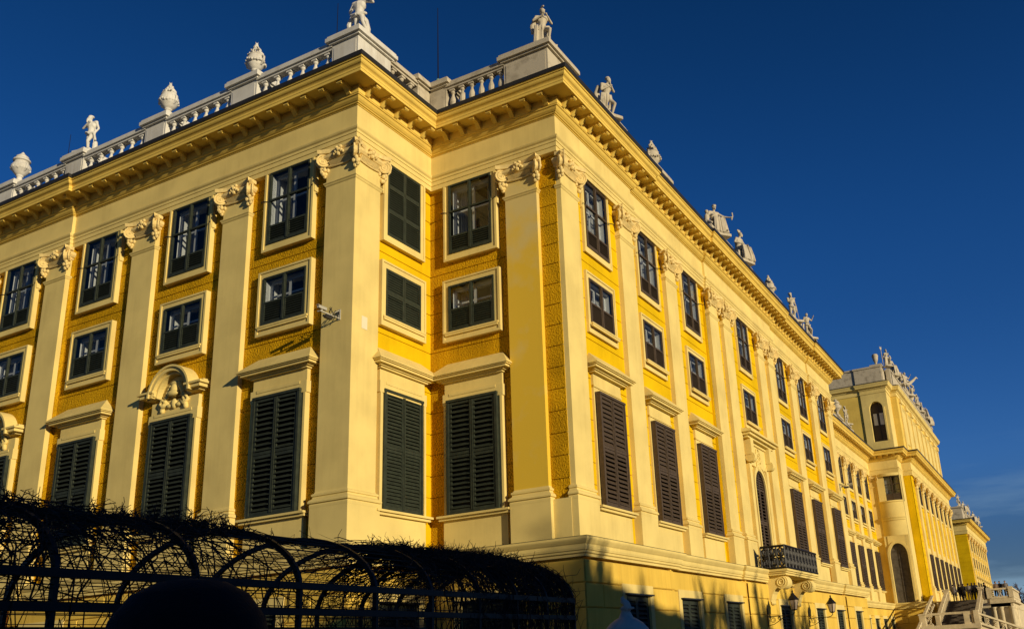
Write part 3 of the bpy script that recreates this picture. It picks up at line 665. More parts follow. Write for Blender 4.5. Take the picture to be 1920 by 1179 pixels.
def iron_panel(mb, p0, p1, z0, z1, n, rad=.02, thick=True):
    P0, P1 = Vector(p0), Vector(p1); L = (P1-P0).length; t = (P1-P0)/L
    for k in range(n):
        s0 = L*k/n; wd = L/n
        def pt(u, v): q = P0+t*(s0+wd*u); return (q.x, q.y, z0+(z1-z0)*v)
        mb.box(0, 0, 0, 0, 0, 0) if False else None
        for sx in (1, -1):
            c = .5
            for (cy_, r, dr) in ((.27, .2, 1), (.73, .2, -1)):
                pts = []
                for i in range(16):
                    a = i/15*2.2*PI; rr_ = r*(1-.55*i/15); pts.append(pt(.5+sx*(.26-rr_*1.0*math.cos(a)*1.0)*.9, cy_+dr*rr_*1.1*math.sin(a)))
                mb.tube(pts, rad, 4)
            mb.tube([pt(.5, .02), pt(.5+sx*.22, .2), pt(.5+sx*.08, .5), pt(.5+sx*.22, .8), pt(.5, .98)], rad, 4)
        for _ in range(6 if thick else 0):
            u, v = random.uniform(.1, .9), random.uniform(.1, .9); q = pt(u, v); mb.ell(q, (.035, .045, .05), 6, 4)
        mb.tube([pt(0, 0), pt(0, 1)], rad*1.1, 4)
        mb.tube([pt(.5, .35), pt(.5, .65)], rad*2, 5)
    mb.tube([(P0.x, P0.y, z1), (P1.x, P1.y, z1)], rad*1.7, 6); mb.tube([(P0.x, P0.y, z0), (P1.x, P1.y, z0)], rad*1.4, 6)
iron_panel(rl, (6.2, BY0, 0), (BX1, BY0, 0), 3.62, 4.68, 3, .038); iron_panel(rl, (BX1, BY0, 0), (BX1, BY1, 0), 3.62, 4.68, 10, .038); iron_panel(rl, (BX1, BY1, 0), (6.2, BY1, 0), 3.62, 4.68, 3, .024)
rl.build('railing', IRON, balc, origin=O)

# ---- roof balustrades
BALP = [(.09, 21.50), (.11, 21.52), (.11, 21.62), (.06, 21.66), (.055, 21.72), (.12, 21.9), (.135, 22.02), (.12, 22.14), (.06, 22.34), (.05, 22.42), (.085, 22.46), (.10, 22.50), (.10, 22.62), (.09, 22.63)]
def baluster(M):
    m = MB(); m.lathe(0, 0, BALP, 10); m.box(-.12, .12, -.12, .12, 22.55, 22.64); m.box(-.12, .12, -.12, .12, 21.42, 21.52); return m
RAILP = lambda a, b: [(a-.02, 22.63), (b+.03, 22.63), (b+.05, 22.70), (b+.12, 22.76), (b+.16, 22.84), (b+.16, 22.94), (a-.1, 22.94), (a-.1, 22.80)]
def balustrade(root, M, fr, runs, peds, y0=.3, th=.34, sp=.66, cap=23.17, zb=20.5):
    """runs: (s0, s1); peds: (s0, s1)"""
    m = MB(); ym = y0+th/2
    for a, b in runs:
        m.box(a, b, ym-.15, ym+.15, 22.64, 22.74, fr); m.box(a, b, ym-.22, ym+.22, 22.74, 22.86, fr); m.box(a, b, ym-.19, ym+.19, 22.86, 22.97, fr)
    o = m.build('balustrade', M, root, origin=root.location); bp = None
    for a, b in runs: m = MB(); m.box(a, b, ym-.17, ym+.17, zb, 21.42, fr); m.build('plinth', M, o, origin=root.location).location = (0, 0, 0)
    for a, b in runs:
        n = max(1, round((b-a)/sp)); st = (b-a)/n
        for k in range(n):
            if bp is None: bp = baluster(M).build('baluster', M, o, local=True); ob = bp
            else: ob = bp.copy(); COL.objects.link(ob)
            w_ = fr(a+st*(k+.5), ym, 0); ob.location = Vector(w_)-Vector(root.location); ob.rotation_euler = (0, 0, fr.rz)
    for p in peds:
        a, b, d = p if len(p) == 3 else (*p, 1.1)
        q = MB(); q.box(a, b, y0, y0+d, zb, 22.80, fr); q.box(a+.1, b-.1, y0-.015, y0+d, 21.6, 22.66, fr)
        q.box(a-.1, b+.1, y0-.1, y0+d+.1, 22.80, 22.88, fr); q.box(a-.2, b+.2, y0-.2, y0+d+.2, 22.88, 23.05, fr); q.box(a-.15, b+.15, y0-.15, y0+d+.15, 23.05, 23.15, fr)
        q.build('pedestal', M, o, origin=root.location)
    return o
balustrade(wing, WHITE, FA, [(-5.57, -1.6), (-10.9, -7.0), (-16.36, -12.2)], [(-1.6, -.32, 1.9), (-7.0, -5.57), (-12.2, -10.9), (-17.6, -16.36)])
balustrade(wing, WHITE, FA, [(-21.5, -17.6), (-27, -22.8)], [(-22.8, -21.5), (-28.3, -27)])
balustrade(wing, STONE, FR, [(2.2, 3.9)], [(3.9, 4.9, .8)], sp=.5)
balustrade(wing, STONE, FI, [(.55, 3.38)], [(-.35, .55, .9), (3.38, 5.4, 2.2)], sp=.5)
balustrade(wing, STONE, FB, [(12.0, 15.2), (17.6, 23.8), (27.2, 28.4), (31.2, 35.6), (38, 41.2), (43.4, 46.4)], [(9.6, 12.0), (15.2, 17.6), (23.8, 27.2), (28.4, 31.2), (35.6, 38), (41.2, 43.4), (46.4, 48.4)], y0=.5, sp=.6)
m = MB(); m.box(7.1, 9.6, .5, .84, 20.5, 22.9, FB); m.build('parapet', STONE, wing, origin=O)

# ================================================================== THE LINK, PAVILION AND FAR WING
def plain_front(root, fr, s0, s1, cs, ps, kt='b', km='b', kl='b', ground=True, M=YELS):
    wall_part(root, fr, s0, s1, cs, M, kinds=[k for k, v in (('T', kt), ('M', km), ('L', kl)) if v])
    bays(root, fr, cs, kt, km, kl)
    for p in ps: pil(root, fr, p)
    if ground: ground_part(root, fr, s0, s1, cs if len(cs) < 9 else [])
def entab(root, path, nmod=0, sp=.7):
    extrude_part(root, 'architrave', CREAM, path, ARCH); extrude_part(root, 'frieze', CREAM, path, FRZ)
    c = extrude_part(root, 'cornice', GOLD, path, CORN); extrude_part(root, 'gutter', LEAD, path, GUT); extrude_part(root, 'base_cornice', CREAM, path, BASEC)
    m = MB(); mould(m, path, [(.1, GZ), (.36, GZ), (.36, 2.98), (.1, 2.98)]); m.build('ground_core', CRG, root, origin=root.location)
    if nmod: modillions(root, c, path, nmod, sp)
    return c
link = empty('palace_link', (1.73, 48.8, GZ), 0, 'set-back stretch of the yellow palace between the near wing and the tall middle pavilion', 'building')
LC = [83.0-4.5*k for k in range(8)]; LP_ = [80.75-4.5*k for k in range(8)]
plain_front(link, FL, 48.8, 85.4, LC, LP_)
entab(link, [(1.73, 48.8), (1.73, 85.6)], 50, .7)
m = MB(); m.box(-9, 1.4, 48.9, 86, 20.40, 20.46); m.build('roof', ROOFM, link, origin=link.location)
m = MB(); m.box(-.3, -.1, 48.9, 86, GZ, 20.4); m.build('inner_wall', DARK, link, origin=link.location)
balustrade(link, STONE, FL, [(51.4, 55.6), (58, 74.6), (76.8, 79.2), (81, 83)], [(49.2, 51.4), (55.6, 58), (74.6, 76.8), (79.2, 81)], y0=.6, sp=.8)

pav = empty('palace_pavilion', (5.0, 85.4, GZ), 0, 'tall middle pavilion of the palace with an attic storey and a crowd of roof statues', 'building')
PO = pav.location
PP = [(1.73, 85.4), (5.0, 85.4), (5.0, 88.4), (6.05, 88.4), (6.05, 126), (5.0, 126), (5.0, 129)]
entab(pav, PP, 60, .75)
PPIL = [91.2+4.78*k for k in range(8)]; PWN = [93.6+4.78*k for k in range(7)]
wall_part(pav, FP, 88.4, 126, PWN, YELS, kinds=('T', 'L')); bays(pav, FP, PWN, 'b', None, 'bh')
for p in PPIL: pil(pav, FP, p)
ground_part(pav, FP, 88.4, 126, [])
m = MB(); m.box(4.5, 5.0, 85.4, 88.3, 3.6, 17.93); m.build('bay_side', CREAM, pav, origin=PO); m = MB(); m.box(4.9, 5.8, 88.41, 88.9, 3.6, 17.93); m.build('bay_side', YELS, pav, origin=PO)
m = MB(); wall(m, FTs, 85.6, 88.6, 3.6, 17.93, []); wall(m, Frame(0, 88.4, 0), 4.8, 5.85, 3.6, 17.93, []); m.build('wall', YELS, pav, origin=PO)
# bow-fronted end bay with the arched doorway
m = MB(); wall(m, FT, 1.53, 2.45, 3.6, 17.93, []); wall(m, FT, 4.9, 5.0, 3.6, 17.93, []); m.build('wall', YELS, pav, origin=PO)
def bow(name, M, zz, dd, x0=2.35, x1=5.0, n=16, bulge=.45):
    m = MB(); rg = []
    for i in range(n+1):
        u = i/n*2-1; x = (x0+x1)/2+u*(x1-x0)/2; b = bulge*(1-u*u)
        rg.append([(x, 85.6, zz[0])]+[(x, 85.4-b-d, z) for z, d in zip(zz, dd)]+[(x, 85.6, zz[-1])])
    m.loft(rg); return m.build(name, M, pav, origin=PO)
bow('bow_wall', CREAM, [10.9, 12.6, 12.6, 12.75, 12.9, 13.0], [0, 0, .1, .12, .22, .22]); bow('bow_balcony', CREAM, [13.0, 14.6, 14.65, 14.8], [.05, .05, .14, .14])
bow('bow_lintel', CREAM, [17.6, 17.93], [.05, .05])
m = MB()
for i in range(16):
    for (a0, a1, zlo, zhi) in (((2.35, 2.75, 3.6, 10.9)), ((4.62, 5.0, 3.6, 10.9))):
        pass
m = MB(); m.box(2.35, 2.72, 85.05, 85.6, 3.6, 10.9); m.box(4.63, 5.0, 85.05, 85.6, 3.6, 10.9)
n = 14; cx, hw = 3.675, .955
arcp = [(cx+hw*math.cos(PI*i/n), 8.7+hw*1.4*math.sin(PI*i/n)) for i in range(n+1)]
for (xa, za), (xb, zb_) in zip(arcp, arcp[1:]):
    m.add([(xa, 84.98, za), (xb, 84.98, zb_), (xb, 84.98, 10.9), (xa, 84.98, 10.9), (xa, 85.5, za), (xb, 85.5, zb_)], [(0, 1, 2, 3), (0, 4, 5, 1)])
m.build('doorway_surround', CREAM, pav, origin=PO)
m = MB(); m.loft([[(cx+(hw+.25)*math.cos(PI*i/n), 84.9, 8.7+(hw+.25)*1.35*math.sin(PI*i/n)), (cx+(hw+.0)*math.cos(PI*i/n), 84.9, 8.7+hw*1.4*math.sin(PI*i/n)), (cx+hw*math.cos(PI*i/n), 85.02, 8.7+hw*1.4*math.sin(PI*i/n)), (cx+(hw+.25)*math.cos(PI*i/n), 85.02, 8.7+(hw+.25)*1.35*math.sin(PI*i/n))] for i in range(n+1)])
m.box(2.47, 2.72, 84.9, 85.05, 3.6, 8.7); m.box(4.63, 4.88, 84.9, 85.05, 3.6, 8.7); m.build('arch_moulding', CREAM, pav, origin=PO)
dr = MB(); dr.box(2.7, 4.65, 85.3, 85.36, 3.6, 10.2); dr.box(3.62, 3.73, 85.24, 85.3, 3.6, 10.1)
for z in (4.8, 6.0, 7.2, 8.4, 9.2): dr.box(2.72, 4.63, 85.25, 85.3, z, z+.1)
dr.build('door', mat('weathered_brown_door', (.10, .085, .065), .7, (30, .004, .5), .25, 3), pav, origin=PO)
wm = MB()
ring4(wm, -.9, .9, 14.8, 17.6, .1, 0, .1); wm.box(-.05, .05, -.01, .09, 14.9, 17.5); wm.box(-.8, .8, .0, .08, 16.6, 16.7); wm.box(-.8, .8, .01, .07, 14.9, 15.6); wm.box(-.8, .8, .02, .06, 15.95, 16.0)
wo = wm.build('window', BROWN, None, local=True); put(wo, pav, (4.05, 85.25, 0))
g = MB(); g.add([(-.8, .05, 15.6), (.8, .05, 15.6), (.8, .05, 17.5), (-.8, .05, 17.5)], [(0, 1, 2, 3)]); g.build('pane', GLASS, wo, local=True)
g = MB(); g.box(-.9, -.2, .5, .55, 14.8, 17.6); g.box(.25, .9, .5, .55, 14.8, 17.6); g.build('curtain', CURT, wo, local=True)
g = MB(); g.box(-1, 1, .8, .85, 14.7, 17.7); g.build('room', DARK, wo, local=True)
m = MB(); m.box(2.45, 3.25, 85.2, 85.6, 14.8, 17.65); m.box(5.0-.02, 5.0, 85.2, 85.6, 14.8, 17.65); m.build('window_pier', CREAM, pav, origin=PO)
ground_part(pav, FT, 1.73, 5.58, [])
pil(pav, FT, 1.72)
# attic storey
AP = [(-8, 85.52), (2.06, 85.52), (2.06, 85.4), (5.0, 85.4), (5.0, 88.4), (5.7, 88.4), (5.7, 126), (4.8, 126)]
at = MB(); at.box(-8, 5.7-.0, 88.4, 126, 20.5, 28.0); at.box(-8, 2.1, 85.52, 88.39, 20.5, 28.0); att = at.build('attic', GOLD, pav, origin=PO)
m = MB(); m.box(2.06, 2.86, 85.4, 88.5, 20.55, 28.0); m.box(4.42, 5.0, 85.4, 88.5, 20.55, 28.0); m.box(2.86, 4.42, 85.4, 88.5, 20.55, 21.75)
cx2, hw2 = 3.64, .78
ar2 = [(cx2+hw2*math.cos(PI*i/12), 25.6+hw2*1.2*math.sin(PI*i/12)) for i in range(13)]
for (xa, za), (xb, zb_) in zip(ar2, ar2[1:]): m.add([(xa, 85.4, za), (xb, 85.4, zb_), (xb, 85.4, 28), (xa, 85.4, 28), (xa, 86.4, za), (xb, 86.4, zb_)], [(0, 1, 2, 3), (0, 4, 5, 1)])
m.box(4.42, 4.6, 85.28, 85.4, 21.8, 25.7); m.build('attic_bay', CREAM, pav, origin=PO)
m = MB(); m.box(-.78, .78, 0, .08, 21.75, 26.6); m.box(-.05, .05, -.06, 0, 21.75, 26.5); m.box(-.78, .78, -.05, 0, 23.6, 23.7); m.box(-.78, .78, -.05, 0, 25.25, 25.4)
wo = m.build('window', BROWN, None, local=True); put(wo, pav, (3.64, 86.1, 0))
g = MB(); g.box(-.55, -.12, -.03, -.01, 23.8, 25.2); g.box(.15, .6, -.03, -.01, 23.8, 25.2); g.build('pane', FRAMEW, wo, local=True)
extrude_part(pav, 'attic_cornice', CREAM, AP, [(-.3, 27.5), (.06, 27.5), (.06, 27.62), (0.02, 27.64), (.02, 27.95), (.12, 28.0), (.16, 28.1), (.42, 28.22), (.42, 28.35), (.5, 28.5), (.55, 28.65), (-.3, 28.65)])
extrude_part(pav, 'attic_gutter', LEAD, AP, [(-.3, 28.651), (.57, 28.651), (.2, 28.85), (-.3, 28.95)])
m = MB(); pth = [(p[0]-.3, p[1]+.3) for p in AP]
mould(m, pth, [(-.25, 28.8), (.1, 28.8), (.1, 30.6), (.2, 30.65), (.2, 30.85), (-.25, 30.85)]); m.build('attic_parapet', STONE, pav, origin=PO)
m = MB(); m.box(3.68, 4.9, 85.75, 86.9, 28.8, 30.9); m.box(3.6, 4.98, 85.67, 87, 30.9, 31.05); m.box(5.0, 5.5, 88.0, 89.2, 28.8, 30.9); m.build('attic_pedestal', STONE, pav, origin=PO)
m = MB(); m.box(-8, 5.3, 88.6, 125.8, 28.7, 28.9); m.box(-8, 4.6, 86.1, 88.6, 28.7, 28.9); m.build('roof', ROOFM, pav, origin=PO)
for k in range(9):
    yc = 90.4+4.3*k
    m = MB(); m.box(5.6, 5.86, yc-.5, yc+.5, 21.2, 26.9); m.box(5.6, 5.95, yc-.58, yc+.58, 20.8, 21.2); m.box(5.6, 5.98, yc-.62, yc+.62, 26.9, 27.5); m.build('attic_pilaster', CREAM, pav, origin=PO)
    if k < 8:
        m = MB(); m.box(5.6, 5.76, yc+.95, yc+3.35, 22.2, 26.4); m.box(5.6, 5.80, yc+.85, yc+3.45, 26.4, 26.6); m.box(5.6, 5.84, yc+1.1, yc+3.2, 26.6, 26.7); m.build('attic_panel', CREAM, pav, origin=PO)
m = MB(); m.box(-8, 4.4, 86, 88.3, GZ, 20.5); m.box(4, 5, 88.5, 125.8, GZ, 20.45); m.build('inner_wall', DARK, pav, origin=PO)

far = empty('palace_wing', (5.0, 163.5, GZ), 0, 'far corner wing at the distant end of the long palace front', 'building')
FO = far.location
FPATH = [(-6, 163.5), (4.9, 163.5), (4.9, 206.5), (0, 206.5)]
FF = Frame(0, 163.5, 0); FFs = Frame(4.9, 0, PI/2)
entab(far, FPATH, 60, .8)
wall_part(far, FF, -6, 4.7, [-2.0], YELS); bays(far, FF, [-2.0], 'g', 'g', 'g'); pil(far, FF, .8)
FC = [168+5.2*k for k in range(7)]; wall_part(far, FFs, 163.7, 206.5, FC, YELS); bays(far, FFs, FC, 'b', 'b', 'b')
for k in range(8): pil(far, FFs, 165.4+5.2*k)
m = MB(); m.box(-6, 4.6, 163.8, 206, 20.40, 20.46); m.build('roof', ROOFM, far, origin=FO)
balustrade(far, STONE, FF, [(-5, .0)], [(-.2, 1.2), (2.6, 4.6, 2)]); balustrade(far, STONE, FFs, [(168, 172), (174, 182), (184, 192), (194, 204)], [(165.6, 168), (172, 174), (182, 184), (192, 194), (204, 206)], y0=.4, sp=1.0)
# ================================================================== STATUES AND VASES
def remesh(o, vox, sm=2):
    md = o.modifiers.new('r', 'REMESH'); md.mode = 'VOXEL'; md.voxel_size = vox; md.use_smooth_shade = True
    if sm: s_ = o.modifiers.new('s', 'SMOOTH'); s_.iterations = sm; s_.factor = .5
    return o
def body(mb, J, k=1., torso=True):
    """human figure from a joint table (all in metres for a 1.75 m body)"""
    g = lambda n: Vector(J[n])*k
    C_ = lambda a, b, ra, rb: mb.cap(g(a), g(b), ra*k, rb*k)
    for s in 'LR':
        C_('hip'+s, 'knee'+s, .095, .062); C_('knee'+s, 'ank'+s, .060, .038); C_('ank'+s, 'toe'+s, .042, .034)
        mb.cap(g('knee'+s).lerp(g('ank'+s), .1), g('knee'+s).lerp(g('ank'+s), .45)+Vector((0, .02*k, 0)), .05*k, .055*k)
        C_('sho'+s, 'elb'+s, .055, .042); C_('elb'+s, 'wri'+s, .042, .027)
        h = g('wri'+s); d = (h-g('elb'+s)).normalized(); mb.ell(h+d*.05*k, .04*k, 8, 6)
        sd = d.orthogonal().normalized()
        for i in range(4): mb.cap(h+d*.07*k+sd*(i-1.5)*.019*k, h+d*(.13-.01*abs(i-1.5))*k+sd*(i-1.5)*.022*k, .011*k, .008*k, 6)
        mb.cap(h+d*.03*k+sd*.03*k, h+d*.07*k+sd*.06*k, .012*k, .009*k, 6)
    pel = (g('hipL')+g('hipR'))/2; ch = (g('shoL')+g('shoR'))/2; up = (ch-pel).normalized()
    mb.cap(g('hipL'), g('hipR'), .105*k, .105*k); mb.cap(pel, pel.lerp(ch, .45), .13*k, .125*k); mb.cap(pel.lerp(ch, .4), pel.lerp(ch, .75), .13*k, .155*k)
    mb.cap(g('shoL'), g('shoR'), .075*k, .075*k); mb.cap(pel.lerp(ch, .72)+.06*k*(g('shoR')-g('shoL')).normalized(), pel.lerp(ch, .72)-.06*k*(g('shoR')-g('shoL')).normalized(), .14*k, .14*k)
    hd = g('head'); mb.cap(ch, hd-up*.08*k, .062*k, .05*k)
    mb.ell(hd, (.078*k, .095*k, .12*k), 12, 9)
    f = Vector(J.get('face', (0, -1, 0))).normalized(); sdv = f.cross(Vector((0, 0, 1))).normalized()
    mb.cap(hd+f*.085*k+Vector((0, 0, .02*k)), hd+f*.108*k-Vector((0, 0, .02*k)), .012*k, .018*k, 6)       # nose
    mb.ell(hd+f*.085*k-Vector((0, 0, .055*k)), (.028*k, .02*k, .012*k), 6, 4); mb.ell(hd+f*.07*k-Vector((0, 0, .09*k)), .035*k, 6, 5)
    for sx in (-1, 1):
        mb.ell(hd+f*.078*k+sdv*sx*.035*k+Vector((0, 0, .045*k)), (.028*k, .018*k, .010*k), 6, 4)       # brow
        mb.ell(hd+sdv*sx*.08*k, (.014*k, .022*k, .032*k), 6, 4)
STAND = dict(hipL=(.09, 0, .92), hipR=(-.09, 0, .93), kneeL=(.13, -.10, .52), kneeR=(-.10, 0, .50), ankL=(.15, .06, .10), ankR=(-.11, .02, .09), toeL=(.17, -.10, .04), toeR=(-.13, -.14, .04),
             shoL=(.20, 0, 1.42), shoR=(-.20, .01, 1.40), elbL=(.30, .05, 1.14), elbR=(-.32, .0, 1.14), wriL=(.22, -.12, .96), wriR=(-.12, -.20, 1.22), head=(.02, -.03, 1.63))
def pose(**kw): d = dict(STAND); d.update(kw); return d
def folds(mb, pts, rad, n=5, seed=0):
    rnd = random.Random(seed)
    for k in range(n):
        off = Vector((rnd.uniform(-.07, .07), rnd.uniform(-.06, .06), rnd.uniform(-.03, .03)))
        mb.tube([Vector(p)+off for p in pts], [rad*rnd.uniform(.6, 1.1) for _ in pts], 6)
SL = dict(
 hero=pose(hipL=(.07, 0, .95), kneeL=(.20, -.16, .58), ankL=(.30, .02, .18), toeL=(.38, -.12, .12), wriR=(-.14, -.2, 1.02), wriL=(.42, -.20, 1.5), elbL=(.44, 0, 1.3)),
 lean=pose(elbR=(-.30, -.12, 1.18), wriR=(.02, -.22, 1.33), elbL=(.28, .06, 1.16), wriL=(.26, -.05, .92), kneeL=(.04, -.16, .52), ankL=(-.04, -.02, .12), toeL=(-.06, -.16, .06), head=(-.06, -.07, 1.62), face=(-.5, -1, -.2)),
 helmet=pose(elbR=(-.33, -.06, 1.2), wriR=(-.05, -.22, 1.32), elbL=(.34, -.02, 1.18), wriL=(.14, -.22, 1.36), kneeL=(.20, -.34, .70), ankL=(.16, -.18, .28), toeL=(.16, -.34, .22), head=(.03, -.05, 1.64), face=(.6, -1, -.2)),
 hunch=pose(shoL=(.19, -.10, 1.38), shoR=(-.19, -.08, 1.38), head=(.05, -.18, 1.58), face=(.4, -1, -.5), elbR=(-.26, -.12, 1.12), wriR=(.02, -.26, 1.28), elbL=(.27, -.16, 1.16), wriL=(.06, -.28, 1.33), kneeL=(.22, -.24, .60), ankL=(.16, -.06, .14), toeL=(.20, -.22, .08)),
 seat=pose(hipL=(.10, .10, .62), hipR=(-.10, .10, .62), kneeL=(.18, -.34, .66), kneeR=(-.16, -.36, .62), ankL=(.16, -.36, .16), ankR=(-.14, -.30, .14), toeL=(.18, -.52, .10), toeR=(-.15, -.46, .08), shoL=(.20, .08, 1.12), shoR=(-.20, .08, 1.12), head=(.02, .03, 1.36), elbL=(.42, -.04, .96), wriL=(.60, -.20, .90), elbR=(-.34, .0, .92), wriR=(-.30, -.2, .86)),
 bend=pose(hipL=(.10, .14, .66), hipR=(-.10, .14, .66), kneeL=(.16, -.30, .66), kneeR=(-.20, -.20, .50), ankL=(.20, -.30, .16), ankR=(-.26, .02, .12), toeL=(.22, -.46, .1), toeR=(-.28, -.14, .08), shoL=(.22, -.02, 1.14), shoR=(-.18, .02, 1.18), head=(-.06, -.06, 1.40), face=(-.6, -.8, -.3), elbL=(.40, -.06, .92), wriL=(.22, -.26, .82), elbR=(-.34, -.02, .96), wriR=(-.22, -.24, .86)),
)
def statue_mesh(kind, M, seed=1, k=1.18):
    J = SL[kind]; mb = MB(); body(mb, J, k); V = lambda *a: Vector(a)*k
    if kind in ('hero',):
        folds(mb, [V(.0, .05, .98), V(.16, .08, .8), V(.24, .06, .45), V(.2, .08, .05)], .06*k, 5, seed); folds(mb, [V(-.2, -.05, .95), V(0, -.12, .9), V(.2, -.02, .96)], .05*k, 4, seed+1)
        mb.cap(V(.12, .10, 0), V(.14, .10, .62), .15*k, .10*k)
        for i in range(6): mb.ell(V(-.3-.05*i, -.05-.02*(i % 2), .05+.03*(i % 3)), .06*k, 6, 5)
        folds(mb, [V(-.25, .05, .98), V(-.34, .02, .7), V(-.3, 0, .45)], .045*k, 3, seed+2)
    if kind == 'lean':
        folds(mb, [V(-.18, -.06, .98), V(.0, -.13, .88), V(.18, -.06, .92), V(.22, .02, .6)], .05*k, 4, seed); mb.cap(V(.16, .12, 0), V(.16, .1, .55), .12*k, .09*k)
        mb.cap(V(-.08, -.17, 1.50), V(-.09, -.18, 1.40), .05*k, .03*k); mb.tube([V(.30, -.14, 0), V(.26, -.08, .92), V(.25, -.06, 1.1)], .018*k, 6)
        mb.ell(V(-.05, -.03, 1.70), (.11*k, .12*k, .06*k))
    if kind in ('helmet',):
        for i in range(9): folds(mb, [V(-.22+.055*i, -.08, 1.0), V(-.26+.062*i, -.06, .55), V(-.30+.07*i, .0, .0)], .055*k, 1, seed+i)
        mb.cap(V(-.08, .08, .1), V(-.06, .05, .8), .2*k, .16*k)
        mb.tube([V(-.02, .08, 1.62), V(-.02, .10, 1.80), V(.02, -.02, 1.88), V(.06, -.12, 1.82)], .035*k, 6); mb.ell(V(.02, .0, 1.70), (.10*k, .12*k, .09*k)); folds(mb, [V(-.2, .05, 1.4), V(-.3, .1, 1.1), V(-.28, .1, .8)], .06*k, 4, seed)
    if kind == 'hunch':
        for i in range(8): folds(mb, [V(-.2+.05*i, -.1, 1.02), V(-.24+.06*i, -.1, .75), V(-.22+.05*i, -.02, .42)], .05*k, 1, seed+i)
        mb.cap(V(-.16, .05, .0), V(-.1, .05, .8), .10*k, .14*k); folds(mb, [V(-.22, .06, 1.4), V(-.3, .1, 1.1), V(-.26, .1, .5)], .06*k, 4, seed); mb.ell(V(.04, -.13, 1.68), (.10*k, .11*k, .06*k))
    if kind in ('seat', 'bend'):
        mb.box(*(c*k for c in (-.34, .36, -.18, .34, 0, .52)))
        for i in range(12): folds(mb, [V(-.2+.036*i, .02, .72), V(-.26+.046*i, -.36, .70), V(-.34+.056*i, -.42, .3), V(-.36+.06*i, -.44, .02)], .055*k, 1, seed+i)
        folds(mb, [V(-.22, .1, 1.1), V(-.3, .16, .8), V(-.3, .2, .4)], .07*k, 4, seed)
        if kind == 'seat':
            mb.cap(V(-.46, -.02, .55), V(-.44, -.02, .85), .12*k, .10*k); mb.ell(V(-.44, -.05, 1.04), .085*k); mb.cap(V(-.46, -.1, .6), V(-.42, -.3, .45), .06*k, .05*k); mb.cap(V(-.38, -.05, .85), V(-.24, -.2, .9), .04*k, .03*k)
            mb.tube([V(.66, -.22, .78), V(.72, -.24, .95), V(.70, -.25, 1.12)], .03*k, 6); mb.ell(V(.04, .05, 1.44), (.10*k, .11*k, .06*k))
        else:
            for i in range(5): mb.tube([V(-.04, -.02, 1.48), V(-.1+.05*i, -.04, 1.60+.02*(i % 2))], [.05*k, .025*k], 6)
    mb.box(*(c*k for c in (-.42, .42, -.42, .36, -.10, .03)))
    return mb
def vase_mesh(kind):
    mb = MB()
    foot = [(.30, 0), (.30, .10), (.22, .16), (.14, .24), (.12, .40), (.17, .44), (.15, .48)]
    prof = {'flame': foot+[(.26, .58), (.38, .74), (.43, .90), (.42, 1.04), (.35, 1.16), (.38, 1.22), (.30, 1.26), (.05, 1.28)],
            'flower': foot+[(.24, .56), (.33, .70), (.39, .90), (.36, 1.06), (.31, 1.14), (.36, 1.20), (.20, 1.24), (.05, 1.26)],
            'lid': foot+[(.24, .56), (.32, .66), (.44, .82), (.46, .98), (.36, 1.14), (.30, 1.26), (.40, 1.30), (.40, 1.36), (.27, 1.50), (.30, 1.54), (.12, 1.70), (.03, 1.84)],
            'plain': [(.30, 0), (.28, .08), (.12, .2), (.14, .28), (.30, .7), (.34, 1.05), (.38, 1.1), (.38, 1.2), (.30, 1.22), (.34, 1.34), (.2, 1.42), (.03, 1.45)]}[kind]
    mb.lathe(0, 0, prof, 24)
    rnd = random.Random(len(kind))
    if kind in ('flame', 'flower', 'lid'):
        for i in range(22):
            a = 2*PI*i/22; mb.ell((.41*math.cos(a), .41*math.sin(a), .90-.09*abs(math.sin(2*a))+rnd.uniform(-.03, .03)), rnd.uniform(.04, .07), 6, 5)
        for sx in (-1, 1):
            mb.tube([(sx*.32, 0, .70), (sx*.48, 0, .82), (sx*.50, 0, 1.02), (sx*.38, 0, 1.14)], [.05, .06, .05, .035], 6)
    if kind in ('flower', 'flame'):
        for i in range(110):
            z = rnd.uniform(1.16, 1.78); u = (z-1.16)/.62; r = .37*(1-u)**.7*rnd.uniform(.55, 1); a = rnd.uniform(0, 2*PI); mb.ell((r*math.cos(a), r*math.sin(a), z), rnd.uniform(.035, .07), 6, 5)
        for i in range(4): a = i*1.6; mb.tube([(.06*math.cos(a), .06*math.sin(a), 1.68), (.03*math.cos(a), .03*math.sin(a), 1.82), (.07*math.cos(a), .07*math.sin(a), 1.93)], [.06, .035, .01], 6)
    return mb
GS = 'stone figures on the palace roof'; GV = 'stone vases on the palace roof'
def statue(kind, M, wl, rz, label, k=1.18, mirror=False, group=GS, vox=.022):
    o = statue_mesh(kind, M, 3, k).build('statue', M, None, local=True); o.location = wl; o.rotation_euler = (0, 0, rz)
    if mirror: o.scale = (-1, 1, 1)
    remesh(o, vox, 1); return tag(o, label, 'statue', group)
def vase(kind, M, wl, label, k=1., vox=.022, rz=0):
    o = vase_mesh(kind).build('roof_vase', M, None, local=True, smooth=True); o.location = wl; o.scale = (k*.96, k*.96, k*.96); o.rotation_euler = (0, 0, rz); remesh(o, vox, 0)
    return tag(o, label, 'vase', GV)
ZT = 23.15
statue('hero', WHITE, (-1.05, 1.15, ZT+.12), R(10), 'white statue cropped by the top edge, on the big white pedestal at the palace corner', 1.35)
vase('flower', WHITE, (-6.35, .85, ZT+.22), 'white vase heaped with flowers, first left of the corner statue', 1.0)
vase('flame', WHITE, (-11.6, .85, ZT+.22), 'white vase with flame-shaped tip, just right of the bearded white statue')
statue('lean', WHITE, (-17.0, .9, ZT+.22), R(12), 'white statue of a bearded man leaning with crossed arm on the left balustrade', 1.18)
